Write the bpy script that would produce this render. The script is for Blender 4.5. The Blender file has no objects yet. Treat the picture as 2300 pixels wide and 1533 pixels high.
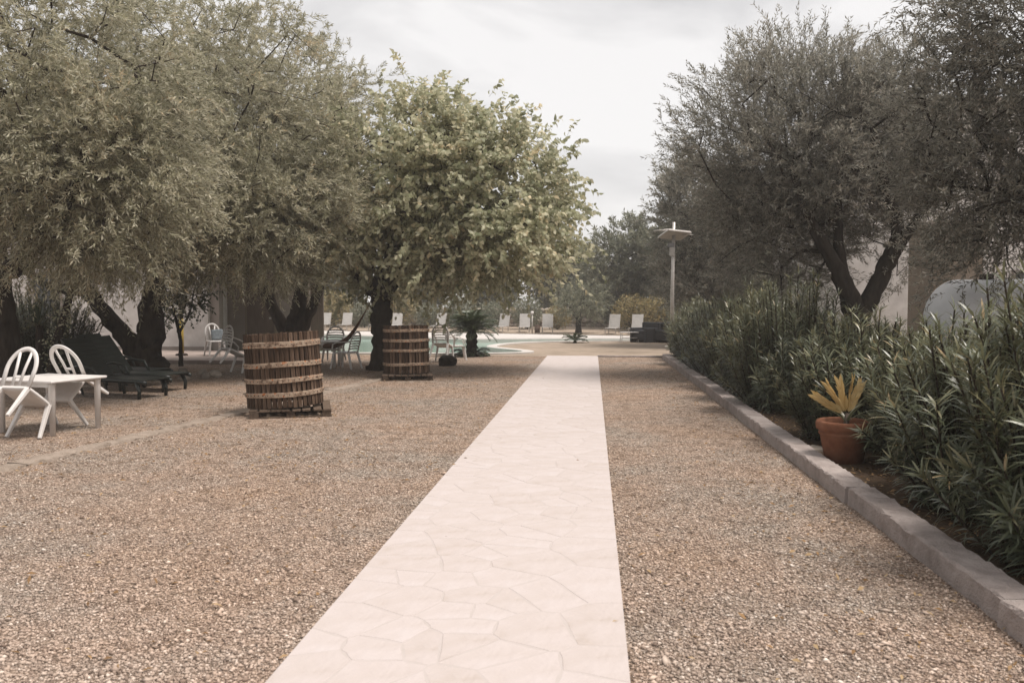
import bpy, math, random
import numpy as np
from mathutils import Vector, Matrix, Euler

# ------------------------------------------------------------------ camera, world, sun, exposure
scene = bpy.context.scene
cam = bpy.data.cameras.new('camera')
cam.lens = 28.957
cam.sensor_width = 36.0
cam.clip_start = 0.05
cam.clip_end = 3000.0
cam.dof.use_dof = True
cam.dof.focus_distance = 11.0
cam.dof.aperture_fstop = 3.2
cam_o = bpy.data.objects.new('camera', cam)
scene.collection.objects.link(cam_o)
cam_o.location = (0, 0, 1.6)
cam_o.rotation_euler = (math.radians(90 - 2.6461), 0, math.radians(5.582))
scene.camera = cam_o

SUN_EL, SUN_AZ = 66.0, 98.0          # azimuth measured from +Y towards +X
world = bpy.data.worlds.new('World')
scene.world = world
world.use_nodes = True
wn, wl = world.node_tree.nodes, world.node_tree.links
wn.clear()
w_out = wn.new('ShaderNodeOutputWorld')
sky = wn.new('ShaderNodeTexSky')
sky.sky_type = 'NISHITA'
sky.sun_disc = False
sky.sun_elevation = math.radians(SUN_EL)
sky.sun_rotation = math.radians(SUN_AZ)
bg_sky = wn.new('ShaderNodeBackground'); bg_sky.inputs['Strength'].default_value = 0.10
wl.new(sky.outputs[0], bg_sky.inputs['Color'])
w_tc = wn.new('ShaderNodeTexCoord')
w_map = wn.new('ShaderNodeMapping'); w_map.inputs['Scale'].default_value = (1.0, 1.0, 2.0)
wl.new(w_tc.outputs['Generated'], w_map.inputs['Vector'])
w_n = wn.new('ShaderNodeTexNoise'); w_n.inputs['Scale'].default_value = 3.4
w_n.inputs['Detail'].default_value = 5.0; w_n.inputs['Roughness'].default_value = 0.52
w_n.inputs['Distortion'].default_value = 0.35
wl.new(w_map.outputs[0], w_n.inputs['Vector'])
w_r = wn.new('ShaderNodeValToRGB')
w_r.color_ramp.elements[0].position = 0.40; w_r.color_ramp.elements[0].color = (0.415, 0.405, 0.402, 1)
w_r.color_ramp.elements[1].position = 0.57; w_r.color_ramp.elements[1].color = (0.56, 0.546, 0.537, 1)
wl.new(w_n.outputs['Fac'], w_r.inputs['Fac'])
bg_cloud = wn.new('ShaderNodeBackground'); bg_cloud.inputs['Strength'].default_value = 1.0
wl.new(w_r.outputs[0], bg_cloud.inputs['Color'])
w_mix = wn.new('ShaderNodeMixShader'); w_mix.inputs[0].default_value = 0.94
wl.new(bg_sky.outputs[0], w_mix.inputs[1]); wl.new(bg_cloud.outputs[0], w_mix.inputs[2])
wl.new(w_mix.outputs[0], w_out.inputs['Surface'])

sun = bpy.data.lights.new('sun', 'SUN')
sun.energy = 3.0
sun.angle = math.radians(24)
sun.color = (1.0, 0.925, 0.86)
sun_o = bpy.data.objects.new('sun', sun)
scene.collection.objects.link(sun_o)
_sd = Vector((math.sin(math.radians(SUN_AZ)) * math.cos(math.radians(SUN_EL)),
              math.cos(math.radians(SUN_AZ)) * math.cos(math.radians(SUN_EL)),
              math.sin(math.radians(SUN_EL))))
sun_o.location = _sd * 60
sun_o.rotation_euler = (-_sd).to_track_quat('-Z', 'Y').to_euler()

scene.view_settings.view_transform = 'Standard'
scene.view_settings.look = 'None'
scene.view_settings.exposure = 0.80
scene.view_settings.gamma = 1.0
scene.view_settings.use_curve_mapping = False
scene.render.engine = 'CYCLES'
scene.cycles.max_bounces = 12
scene.cycles.diffuse_bounces = 7
scene.cycles.transparent_max_bounces = 8
scene.cycles.volume_bounces = 1
scene.cycles.use_denoising = True
scene.cycles.caustics_reflective = False
scene.cycles.caustics_refractive = False

# ------------------------------------------------------------------ helpers
COL = scene.collection
R = math.radians


def tag(o, label=None, cat=None, group=None, kind=None):
    if label: o['label'] = label
    if cat: o['category'] = cat
    if group: o['group'] = group
    if kind: o['kind'] = kind
    return o


def empty(name, loc=(0, 0, 0), rz=0.0, label=None, cat=None, group=None, kind=None, rot=None):
    o = bpy.data.objects.new(name, None)
    COL.objects.link(o)
    o.location = loc
    o.rotation_euler = rot if rot else (0, 0, rz)
    o.empty_display_size = 0.2
    return tag(o, label, cat, group, kind)


def np_mesh(name, V, faces, smooth=False, tint=None):
    """V (n,3); faces: list of int arrays (m,k)"""
    me = bpy.data.meshes.new(name)
    V = np.asarray(V, dtype=np.float32)
    me.vertices.add(len(V))
    me.vertices.foreach_set('co', V.ravel())
    faces = [np.asarray(f, dtype=np.int32) for f in faces if len(f)]
    nl = sum(f.size for f in faces); npoly = sum(len(f) for f in faces)
    me.loops.add(nl); me.polygons.add(npoly)
    me.loops.foreach_set('vertex_index', np.concatenate([f.ravel() for f in faces]))
    totals = np.concatenate([np.full(len(f), f.shape[1], dtype=np.int32) for f in faces])
    starts = np.concatenate([[0], np.cumsum(totals)[:-1]]).astype(np.int32)
    me.polygons.foreach_set('loop_start', starts)
    if smooth:
        me.polygons.foreach_set('use_smooth', np.ones(npoly, dtype=bool))
    if tint is not None:
        a = me.attributes.new('tint', 'FLOAT', 'POINT')
        a.data.foreach_set('value', np.asarray(tint, dtype=np.float32))
    me.update(calc_edges=True)
    return me


def obj(name, me, mat=None, parent=None, loc=None, rot=None):
    o = bpy.data.objects.new(name, me)
    COL.objects.link(o)
    if mat and not me.materials: me.materials.append(mat)
    if parent: o.parent = parent
    if loc is not None: o.location = loc
    if rot is not None: o.rotation_euler = rot
    return o


class MB:
    """collects simple shapes into one mesh"""
    def __init__(s): s.v = []; s.f = []

    def add(s, vs, fs):
        b = len(s.v); s.v += [tuple(v) for v in vs]; s.f += [tuple(i + b for i in f) for f in fs]; return s

    def box(s, x0, x1, y0, y1, z0, z1, M=None):
        vs = [Vector(p) for p in ((x0, y0, z0), (x1, y0, z0), (x1, y1, z0), (x0, y1, z0), (x0, y0, z1), (x1, y0, z1), (x1, y1, z1), (x0, y1, z1))]
        if M: vs = [M @ v for v in vs]
        return s.add(vs, [(3, 2, 1, 0), (4, 5, 6, 7), (0, 1, 5, 4), (1, 2, 6, 5), (2, 3, 7, 6), (3, 0, 4, 7)])

    def bar(s, p, q, w, h, w2=None, h2=None, up=(0, 0, 1)):
        p, q = Vector(p), Vector(q); d = (q - p).normalized()
        r = d.cross(Vector(up))
        if r.length < 1e-4: r = d.cross(Vector((0, 1, 0)))
        r.normalize(); u = r.cross(d)
        w2 = w if w2 is None else w2; h2 = h if h2 is None else h2
        vs = []
        for c, a, b in ((p, w, h), (q, w2, h2)):
            for sx, sy in ((-1, -1), (1, -1), (1, 1), (-1, 1)):
                vs.append(c + r * (sx * a / 2) + u * (sy * b / 2))
        return s.add(vs, [(3, 2, 1, 0), (4, 5, 6, 7), (0, 1, 5, 4), (1, 2, 6, 5), (2, 3, 7, 6), (3, 0, 4, 7)])

    def tube(s, pts, rad, n=8, flat=None, upv=None, closed=False):
        """sweep; rad scalar or list; flat=(a,b) elliptical scale along (side, up)"""
        pts = [Vector(p) for p in pts]; k = len(pts)
        rad = [rad] * k if not isinstance(rad, (list, tuple)) else rad
        a, b = flat or (1, 1); vs = []; prev = None
        for i, p in enumerate(pts):
            if closed: t = (pts[(i + 1) % k] - pts[i - 1]).normalized()
            else: t = (pts[min(i + 1, k - 1)] - pts[max(i - 1, 0)]).normalized()
            if prev is None:
                ref = Vector(upv) if upv else (Vector((0, 0, 1)) if abs(t.z) < .9 else Vector((0, 1, 0)))
                sd = t.cross(ref).normalized()
            else:
                sd = (prev - t * prev.dot(t)).normalized()
            prev = sd; up = sd.cross(t)
            for j in range(n):
                an = 2 * math.pi * (j + .5) / n
                vs.append(p + sd * (math.cos(an) * rad[i] * a) + up * (math.sin(an) * rad[i] * b))
        fs = []
        for i in range(k if closed else k - 1):
            i2 = (i + 1) % k
            for j in range(n):
                fs.append((i * n + j, i * n + (j + 1) % n, i2 * n + (j + 1) % n, i2 * n + j))
        if not closed:
            fs.append(tuple(range(n - 1, -1, -1))); fs.append(tuple((k - 1) * n + j for j in range(n)))
        return s.add(vs, fs)

    def lathe(s, prof, n=24, c=(0, 0, 0)):
        vs = []; k = len(prof)
        for r, z in prof:
            for j in range(n):
                an = 2 * math.pi * j / n
                vs.append((c[0] + r * math.cos(an), c[1] + r * math.sin(an), c[2] + z))
        fs = [(i * n + j, i * n + (j + 1) % n, (i + 1) * n + (j + 1) % n, (i + 1) * n + j) for i in range(k - 1) for j in range(n)]
        return s.add(vs, fs)

    def mesh(s, name, smooth=False):
        me = bpy.data.meshes.new(name); me.from_pydata(s.v, [], s.f)
        if smooth: me.polygons.foreach_set('use_smooth', [True] * len(me.polygons))
        me.update(); return me

    def build(s, name, mat, parent=None, smooth=False, bevel=0.0, loc=None, rot=None):
        o = obj(name, s.mesh(name, smooth), mat, parent, loc, rot)
        if bevel:
            m = o.modifiers.new('bevel', 'BEVEL'); m.width = bevel; m.segments = 2; m.limit_method = 'ANGLE'
        return o


def copy_tree(o, parent=None, label=None):
    c = o.copy(); COL.objects.link(c); c.parent = parent
    if label: c['label'] = label
    for ch in list(o.children): copy_tree(ch, c)
    return c


# ------------------------------------------------------------------ materials
def new_mat(name):
    m = bpy.data.materials.new(name); m.use_nodes = True
    nt = m.node_tree; nt.nodes.clear()
    out = nt.nodes.new('ShaderNodeOutputMaterial')
    return m, nt.nodes, nt.links, out


def N(nodes, typ, **kw):
    n = nodes.new(typ)
    for k, v in kw.items():
        if k.startswith('i_'):
            n.inputs[k[2:].replace('_', ' ')].default_value = v
        else: setattr(n, k, v)
    return n


def ramp(nodes, stops):
    r = nodes.new('ShaderNodeValToRGB'); e = r.color_ramp.elements
    while len(e) < len(stops): e.new(0.5)
    for el, (p, c) in zip(e, stops): el.position = p; el.color = (*c, 1)
    return r


def rough_mat(name, stops, scale=8.0, rough=0.7, bump=0.2, bscale=40.0, detail=6.0, stretch=(1, 1, 1), spec=0.3, metallic=0.0, coord='Object', island=0.0):
    """noise driven colour between stops plus bump"""
    m, ns, ls, out = new_mat(name)
    tc = N(ns, 'ShaderNodeTexCoord'); mp = N(ns, 'ShaderNodeMapping'); mp.inputs['Scale'].default_value = stretch
    ls.new(tc.outputs[coord], mp.inputs['Vector'])
    nz = N(ns, 'ShaderNodeTexNoise', i_Scale=scale, i_Detail=detail, i_Roughness=0.6)
    ls.new(mp.outputs[0], nz.inputs['Vector'])
    rp = ramp(ns, stops)
    src = nz.outputs['Fac']
    if island:
        oi = N(ns, 'ShaderNodeObjectInfo')
        ma = N(ns, 'ShaderNodeMath', operation='MULTIPLY_ADD'); ma.inputs[1].default_value = island
        sb = N(ns, 'ShaderNodeMath', operation='SUBTRACT'); sb.inputs[1].default_value = 0.5
        ls.new(oi.outputs['Random'], sb.inputs[0]); ls.new(sb.outputs[0], ma.inputs[0]); ls.new(src, ma.inputs[2]); src = ma.outputs[0]
    ls.new(src, rp.inputs['Fac'])
    b = N(ns, 'ShaderNodeBsdfPrincipled'); b.inputs['Roughness'].default_value = rough
    b.inputs['Specular IOR Level'].default_value = spec; b.inputs['Metallic'].default_value = metallic
    ls.new(rp.outputs[0], b.inputs['Base Color'])
    if bump:
        n2 = N(ns, 'ShaderNodeTexNoise', i_Scale=bscale, i_Detail=5.0); ls.new(mp.outputs[0], n2.inputs['Vector'])
        bp = N(ns, 'ShaderNodeBump'); bp.inputs['Strength'].default_value = bump; bp.inputs['Distance'].default_value = 0.02
        ls.new(n2.outputs['Fac'], bp.inputs['Height']); ls.new(bp.outputs[0], b.inputs['Normal'])
    ls.new(b.outputs[0], out.inputs['Surface'])
    return m


def leaf_mat(name, stops, back=None, back_mix=0.6, transl=0.3, rough=0.5, spec=0.35):
    m, ns, ls, out = new_mat(name)
    at = N(ns, 'ShaderNodeAttribute', attribute_name='tint')
    rp = ramp(ns, stops); ls.new(at.outputs['Fac'], rp.inputs['Fac'])
    col = rp.outputs[0]
    if back:
        ge = N(ns, 'ShaderNodeNewGeometry'); mx = N(ns, 'ShaderNodeMix', data_type='RGBA')
        mu = N(ns, 'ShaderNodeMath', operation='MULTIPLY'); mu.inputs[1].default_value = back_mix
        ls.new(ge.outputs['Backfacing'], mu.inputs[0]); ls.new(mu.outputs[0], mx.inputs['Factor'])
        ls.new(col, mx.inputs['A']); mx.inputs['B'].default_value = (*back, 1); col = mx.outputs['Result']
    b = N(ns, 'ShaderNodeBsdfPrincipled'); b.inputs['Roughness'].default_value = rough; b.inputs['Specular IOR Level'].default_value = spec
    ls.new(col, b.inputs['Base Color'])
    t = N(ns, 'ShaderNodeBsdfTranslucent'); ls.new(col, t.inputs['Color'])
    mix = N(ns, 'ShaderNodeMixShader'); mix.inputs[0].default_value = transl
    ls.new(b.outputs[0], mix.inputs[1]); ls.new(t.outputs[0], mix.inputs[2]); ls.new(mix.outputs[0], out.inputs['Surface'])
    return m


M = {}
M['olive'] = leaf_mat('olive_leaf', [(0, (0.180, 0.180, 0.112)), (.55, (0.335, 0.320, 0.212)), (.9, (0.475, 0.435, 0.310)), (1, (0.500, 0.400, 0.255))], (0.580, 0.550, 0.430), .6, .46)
M['olive_shaded'] = leaf_mat('olive_leaf_shaded', [(0, (0.111, 0.111, 0.088)), (.6, (0.215, 0.202, 0.163)), (1, (0.325, 0.286, 0.234))], (0.416, 0.403, 0.345), .5, .46)  # olive leaf darkened: shade side of the right-hand trees put into the colour
M['mulberry'] = leaf_mat('mulberry_leaf', [(0, (0.214, 0.232, 0.135)), (.6, (0.442, 0.437, 0.287)), (.92, (0.616, 0.560, 0.386)), (1, (0.696, 0.588, 0.386))], (0.616, 0.588, 0.444), .5, .5)
M['oleander'] = leaf_mat('oleander_leaf', [(0, (0.048, 0.063, 0.038)), (.6, (0.114, 0.126, 0.070)), (.9, (0.228, 0.210, 0.114)), (1, (0.385, 0.280, 0.153))], (0.217, 0.204, 0.124), .45, .25, .36, .55)
M['yellow_shrub'] = leaf_mat('yellow_shrub_leaf', [(0, (.16, .14, .07)), (.6, (.30, .25, .12)), (1, (.40, .28, .13))], None, 0, .35)
M['far_leaf'] = leaf_mat('far_tree_leaf', [(0, (0.098, 0.111, 0.075)), (.6, (0.176, 0.182, 0.124)), (1, (0.260, 0.247, 0.169))], (0.286, 0.286, 0.221), .4, .3)
M['citrus'] = leaf_mat('citrus_leaf', [(0, (.03, .045, .022)), (.7, (.06, .085, .04)), (1, (.10, .12, .06))], None, 0, .2, .3, .5)
M['cycad'] = leaf_mat('cycad_leaf', [(0, (.035, .055, .028)), (.7, (.085, .105, .050)), (1, (.17, .15, .075))], None, 0, .2, .4, .5)
M['dry_frond'] = leaf_mat('dry_frond', [(0, (.50, .34, .13)), (1, (.62, .48, .24))], None, 0, .3, .6, .2)
M['litter'] = leaf_mat('dead_leaf', [(0, (.12, .07, .035)), (.6, (.26, .16, .08)), (1, (.36, .26, .15))], None, 0, .1, .8, .1)
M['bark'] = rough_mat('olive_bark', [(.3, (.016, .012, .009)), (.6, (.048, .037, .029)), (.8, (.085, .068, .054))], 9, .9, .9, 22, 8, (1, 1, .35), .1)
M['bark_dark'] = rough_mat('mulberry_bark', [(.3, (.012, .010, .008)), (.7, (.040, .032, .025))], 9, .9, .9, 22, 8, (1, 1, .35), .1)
M['plastic'] = rough_mat('white_plastic', [(.3, (0.538, 0.506, 0.479)), (.7, (0.627, 0.605, 0.582))], 7, .42, .03, 60, 5, spec=.45)
M['green_plastic'] = rough_mat('dark_green_plastic', [(.3, (.006, .009, .008)), (.7, (.012, .017, .014))], 7, .4, .03, 60, spec=.45)
M['stave'] = rough_mat('weathered_stave', [(.25, (.020, .012, .008)), (.5, (.060, .036, .023)), (.70, (.125, .082, .056)), (.9, (.25, .19, .145))], 5, .85, .7, 30, 8, (6, 6, .7), .15, island=.34)
M['rust'] = rough_mat('rusty_hoop', [(.30, (.045, .026, .018)), (.42, (.24, .165, .115)), (.56, (.36, .285, .215)), (.64, (.34, .105, .025)), (.8, (.26, .185, .13))], 14, .8, .6, 70, 8, spec=.2)
M['nail'] = rough_mat('dark_iron', [(.3, (.02, .015, .012)), (.7, (.06, .04, .03))], 20, .7, 0)
M['pallet'] = rough_mat('old_pallet_wood', [(.3, (.035, .024, .018)), (.7, (.13, .095, .07))], 6, .9, .6, 30, 8, (3, 3, 3), .1, island=.3)
M['concrete'] = rough_mat('kerb_concrete', [(.25, (0.197, 0.165, 0.148)), (.5, (0.302, 0.258, 0.238)), (.75, (0.394, 0.345, 0.319))], 5, .9, .8, 70, 9, spec=.15, island=.12)
M['slab'] = rough_mat('worn_slab', [(.3, (0.192, 0.152, 0.120)), (.5, (0.256, 0.208, 0.168)), (.7, (0.312, 0.256, 0.212))], 9, .95, .9, 60, 9, spec=.1, island=.15)
M['terracotta'] = rough_mat('terracotta', [(.3, (.105, .045, .026)), (.5, (.175, .075, .042)), (.66, (.205, .098, .060)), (.8, (.30, .20, .15))], 6, .85, .3, 50, 9, spec=.15)
M['plaster'] = rough_mat('white_plaster', [(.3, (0.454, 0.426, 0.403)), (.7, (0.659, 0.630, 0.602))], 2.2, .9, .3, 30, 7, spec=.15)
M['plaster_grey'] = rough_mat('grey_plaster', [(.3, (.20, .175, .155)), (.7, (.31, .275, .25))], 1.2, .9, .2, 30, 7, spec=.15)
M['tan_plaster'] = rough_mat('tan_plaster', [(.3, (0.160, 0.132, 0.100)), (.7, (0.240, 0.200, 0.160))], 1.5, .9, .3, 25, 7, spec=.15)
M['paving'] = rough_mat('terrace_paving', [(.3, (0.240, 0.192, 0.168)), (.7, (0.352, 0.296, 0.264))], 2.5, .85, .25, 40, 7, spec=.2)
M['pool_deck'] = rough_mat('white_pool_deck', [(.3, (0.400, 0.372, 0.348)), (.7, (0.496, 0.468, 0.440))], 1.5, .8, .1, 30, 7, spec=.2)
M['galv'] = rough_mat('galvanised_metal', [(.3, (0.336, 0.312, 0.288)), (.7, (0.480, 0.456, 0.424))], 9, .5, .05, 40, metallic=.5)
M['panel'] = rough_mat('solar_panel', [(.3, (.50, .47, .44)), (.7, (.62, .58, .55))], 9, .35, 0, 40, spec=.5)
M['grey_box'] = rough_mat('grey_box', [(.3, (.12, .12, .12)), (.7, (.2, .2, .2))], 9, .5, 0)
M['tank'] = rough_mat('tank_paint', [(.3, (0.496, 0.499, 0.504)), (.7, (0.645, 0.644, 0.648))], 1.5, .5, .05, 40, spec=.4)
M['cushion'] = rough_mat('blue_cushion', [(.3, (.15, .175, .19)), (.7, (.23, .26, .28))], 12, .9, .4, 90)
M['sling'] = rough_mat('lounger_sling', [(.3, (0.304, 0.288, 0.272)), (.7, (0.384, 0.368, 0.348))], 6, .8, .1, 200)
M['wicker'] = rough_mat('dark_wicker', [(.3, (.008, .009, .011)), (.7, (.025, .026, .03))], 60, .6, .5, 120, 3, (1, 1, 6))
M['wood_post'] = rough_mat('wood_post', [(.3, (.06, .045, .035)), (.7, (.14, .11, .085))], 6, .85, .4, 30, 8, (3, 3, .5))
M['yellow_paint'] = rough_mat('yellow_paint', [(.3, (.34, .23, .04)), (.7, (.46, .33, .07))], 6, .6, .1, 40)
M['hammock'] = rough_mat('hammock_cloth', [(.35, (.045, .022, .013)), (.6, (.12, .055, .03))], 22, .95, .5, 60, 4, (1, 1, 3))
M['rope'] = rough_mat('rope', [(.3, (.22, .17, .11)), (.7, (.34, .27, .19))], 30, .95, .5, 90)
M['stone'] = rough_mat('field_stone', [(.3, (.17, .145, .12)), (.7, (.36, .31, .26))], 5, .9, .8, 25, 8, spec=.15, island=.35)
M['darkwood'] = rough_mat('brown_bin', [(.3, (.05, .03, .02)), (.7, (.1, .06, .04))], 8, .7, .1, 40)
M['roof'] = rough_mat('roof_slab', [(.3, (.28, .24, .21)), (.7, (.38, .33, .29))], 3, .9, .2, 30)
M['door'] = rough_mat('brown_door', [(.3, (.055, .038, .028)), (.7, (.10, .072, .052))], 6, .6, .2, 30, 6, (4, 4, .5))
M['glass'] = rough_mat('window_glass', [(.3, (.02, .022, .024)), (.7, (.03, .032, .034))], 3, .08, 0, spec=.6)


def gravel_mat():
    m, ns, ls, out = new_mat('gravel_ground')
    tc = N(ns, 'ShaderNodeTexCoord')
    co = tc.outputs['Object']
    warp = N(ns, 'ShaderNodeTexNoise', i_Scale=30.0, i_Detail=2.0); ls.new(co, warp.inputs['Vector'])
    v1 = N(ns, 'ShaderNodeTexVoronoi', i_Scale=58.0); ls.new(co, v1.inputs['Vector'])
    v2 = N(ns, 'ShaderNodeTexVoronoi', i_Scale=23.0); ls.new(co, v2.inputs['Vector'])
    sep = N(ns, 'ShaderNodeSeparateColor'); ls.new(v1.outputs['Color'], sep.inputs[0])
    cell = ramp(ns, [(0, (0.117, 0.084, 0.066)), (.2, (0.273, 0.205, 0.162)), (.55, (0.413, 0.316, 0.256)), (.85, (0.512, 0.409, 0.342)), (1, (0.669, 0.570, 0.502))])
    ls.new(sep.outputs['Red'], cell.inputs['Fac'])
    # cell colour mixes to a dark brown between the stones
    edge = N(ns, 'ShaderNodeMapRange'); edge.inputs['From Min'].default_value = .35; edge.inputs['From Max'].default_value = .75
    ls.new(v1.outputs['Distance'], edge.inputs['Value'])
    mx = N(ns, 'ShaderNodeMix', data_type='RGBA'); ls.new(edge.outputs[0], mx.inputs['Factor'])
    ls.new(cell.outputs[0], mx.inputs['A']); mx.inputs['B'].default_value = (.22, .168, .13, 1)
    # broad patches: ochre earth and leaf dust
    big = N(ns, 'ShaderNodeTexNoise', i_Scale=.55, i_Detail=6.0, i_Roughness=.62); ls.new(co, big.inputs['Vector'])
    bigr = ramp(ns, [(.38, (.90, .96, .98)), (.52, (1.0, .98, .95)), (.66, (1.0, .935, .86))]); ls.new(big.outputs['Fac'], bigr.inputs['Fac'])
    mul = N(ns, 'ShaderNodeMix', data_type='RGBA', blend_type='MULTIPLY'); mul.inputs['Factor'].default_value = 1
    ls.new(mx.outputs['Result'], mul.inputs['A']); ls.new(bigr.outputs[0], mul.inputs['B'])
    med = N(ns, 'ShaderNodeTexNoise', i_Scale=5.0, i_Detail=5.0, i_Roughness=.7); ls.new(co, med.inputs['Vector'])
    medr = ramp(ns, [(.34, (.62, .58, .54)), (.5, (1, 1, 1)), (.68, (1.14, 1.12, 1.1))]); ls.new(med.outputs['Fac'], medr.inputs['Fac'])
    mul2 = N(ns, 'ShaderNodeMix', data_type='RGBA', blend_type='MULTIPLY'); mul2.inputs['Factor'].default_value = 1
    ls.new(mul.outputs['Result'], mul2.inputs['A']); ls.new(medr.outputs[0], mul2.inputs['B'])
    b = N(ns, 'ShaderNodeBsdfPrincipled', i_Roughness=.95); b.inputs['Specular IOR Level'].default_value = .1
    ls.new(mul2.outputs['Result'], b.inputs['Base Color'])
    bp = N(ns, 'ShaderNodeBump', invert=True); bp.inputs['Strength'].default_value = 1.0; bp.inputs['Distance'].default_value = .02
    ls.new(v1.outputs['Distance'], bp.inputs['Height'])
    bp2 = N(ns, 'ShaderNodeBump', invert=True); bp2.inputs['Strength'].default_value = .7; bp2.inputs['Distance'].default_value = .04
    ls.new(v2.outputs['Distance'], bp2.inputs['Height']); ls.new(bp.outputs[0], bp2.inputs['Normal'])
    ls.new(bp2.outputs[0], b.inputs['Normal'])
    ls.new(b.outputs[0], out.inputs['Surface'])
    return m


M['gravel'] = gravel_mat()
M['sand'] = rough_mat('compacted_sandy_ground', [(.3, (0.200, 0.160, 0.120)), (.5, (0.264, 0.212, 0.164)), (.7, (0.312, 0.248, 0.200))], 1.3, .95, .4, 45, 9, spec=.1)
M['soil'] = rough_mat('bed_soil', [(.3, (0.038, 0.027, 0.018)), (.6, (0.084, 0.057, 0.038)), (.8, (0.133, 0.098, 0.070))], 14, .95, 1.0, 35, 8, spec=.08)


def pebble_mat():
    m, ns, ls, out = new_mat('pebble')
    at = N(ns, 'ShaderNodeAttribute', attribute_name='tint')
    rp = ramp(ns, [(0, (0.144, 0.103, 0.082)), (.3, (0.298, 0.228, 0.187)), (.6, (0.414, 0.322, 0.264)), (.85, (0.519, 0.419, 0.353)), (1, (0.685, 0.589, 0.517))])
    ls.new(at.outputs['Fac'], rp.inputs['Fac'])
    tc = N(ns, 'ShaderNodeTexCoord')
    big = N(ns, 'ShaderNodeTexNoise', i_Scale=.55, i_Detail=6.0, i_Roughness=.62); ls.new(tc.outputs['Object'], big.inputs['Vector'])
    bigr = ramp(ns, [(.38, (.90, .96, .98)), (.52, (1.0, .98, .95)), (.66, (1.0, .935, .86))]); ls.new(big.outputs['Fac'], bigr.inputs['Fac'])
    mul = N(ns, 'ShaderNodeMix', data_type='RGBA', blend_type='MULTIPLY'); mul.inputs['Factor'].default_value = 1
    ls.new(rp.outputs[0], mul.inputs['A']); ls.new(bigr.outputs[0], mul.inputs['B'])
    b = N(ns, 'ShaderNodeBsdfPrincipled', i_Roughness=.9); b.inputs['Specular IOR Level'].default_value = .15
    ls.new(mul.outputs['Result'], b.inputs['Base Color']); ls.new(b.outputs[0], out.inputs['Surface'])
    return m


M['pebble'] = pebble_mat()


M['runner'] = rough_mat('pale_flagstone', [(.20, (.345, .295, .262)), (.38, (.400, .352, .330)), (.62, (.425, .378, .362)), (.85, (.445, .405, .395))], 5.0, .85, .35, 22, 9, spec=.2, island=.20)
M['mortar'] = rough_mat('pale_mortar', [(.3, (.375, .335, .312)), (.7, (.405, .362, .345))], 6, .95, .15, 60, 7, spec=.1)


def water_mat():
    m, ns, ls, out = new_mat('pool_water')
    tc = N(ns, 'ShaderNodeTexCoord')
    b = N(ns, 'ShaderNodeBsdfPrincipled', i_Roughness=.06); b.inputs['Base Color'].default_value = (.30, .43, .37, 1)
    b.inputs['Specular IOR Level'].default_value = .5
    n = N(ns, 'ShaderNodeTexNoise', i_Scale=2.2, i_Detail=3.0); ls.new(tc.outputs['Object'], n.inputs['Vector'])
    bp = N(ns, 'ShaderNodeBump'); bp.inputs['Strength'].default_value = .25; bp.inputs['Distance'].default_value = .03
    ls.new(n.outputs['Fac'], bp.inputs['Height']); ls.new(bp.outputs[0], b.inputs['Normal']); ls.new(b.outputs[0], out.inputs['Surface'])
    return m


M['water'] = water_mat()

# ------------------------------------------------------------------ setting: ground, pool, path
import bmesh
POOL = [(-22, 25.5), (-4.6, 25.5), (-3.1, 25.8), (-2.1, 26.4), (-2.6, 27.5), (-3.5, 28.6), (-3.9, 29.65), (-3.75, 31.2), (-3.2, 32.6), (-2.4, 33.6),
        (-.5, 34.6), (1.7, 35.15), (2.6, 35.4), (2.6, 36.0), (1.0, 36.2), (-1.5, 36.0), (-4, 35.4), (-5.4, 35.0), (-8.7, 37.0), (-13.5, 40), (-22, 42)]


def smooth_poly(P, it=2):
    P = [Vector((x, y)) for x, y in P]
    for _ in range(it):
        Q = []
        for i in range(len(P)):
            a, b = P[i], P[(i + 1) % len(P)]
            Q += [a * .75 + b * .25, a * .25 + b * .75]
        P = Q
    return P


POOLP = smooth_poly(POOL, 2)


def offset_poly(P, d):
    out = []; n = len(P)
    for i in range(n):
        a, b, c = P[i - 1], P[i], P[(i + 1) % n]
        t = (c - a).normalized(); out.append(b + Vector((t.y, -t.x)) * d)
    return out


def holed_sheet(name, outer, hole, z, mat):
    bm = bmesh.new(); edges = []
    for loop in (outer, hole):
        vs = [bm.verts.new((p[0], p[1], z)) for p in loop]
        edges += [bm.edges.new((vs[i], vs[(i + 1) % len(vs)])) for i in range(len(vs))]
    bmesh.ops.triangle_fill(bm, use_beauty=True, use_dissolve=False, edges=edges)
    for f in bm.faces:
        if f.normal.z < 0: f.normal_flip()
    me = bpy.data.meshes.new(name); bm.to_mesh(me); bm.free()
    return obj(name, me, mat)


g = holed_sheet('ground', [(-160, -30), (160, -30), (160, 220), (-160, 220)], [tuple(p) for p in POOLP], 0.0, M['gravel'])
tag(g, 'pale gravel ground covering the garden', kind='structure')
s2 = holed_sheet('sandy_ground', [(-30, 24.75), (30, 24.75), (30, 62), (-30, 62)], [tuple(p) for p in offset_poly(POOLP, .02)], 0.006, M['sand'])
tag(s2, 'smooth sandy ground around the pool', kind='structure')
wm = MB(); wm.add([(p.x, p.y, -.10) for p in POOLP], [tuple(range(len(POOLP)))])
wo = wm.build('pool_water', M['water']); tag(wo, 'pale green water of the swimming pool', kind='structure')
inner, outer_ = POOLP, offset_poly(POOLP, .38)
cm = MB(); n = len(POOLP)
vs = [(p.x, p.y, -.25) for p in inner] + [(p.x, p.y, .05) for p in inner] + [(p.x, p.y, .05) for p in outer_] + [(p.x, p.y, -.02) for p in outer_]
fs = []
for i in range(n):
    j = (i + 1) % n
    for k in range(3): fs.append((k * n + i, k * n + j, (k + 1) * n + j, (k + 1) * n + i))
cm.add(vs, fs)
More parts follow.
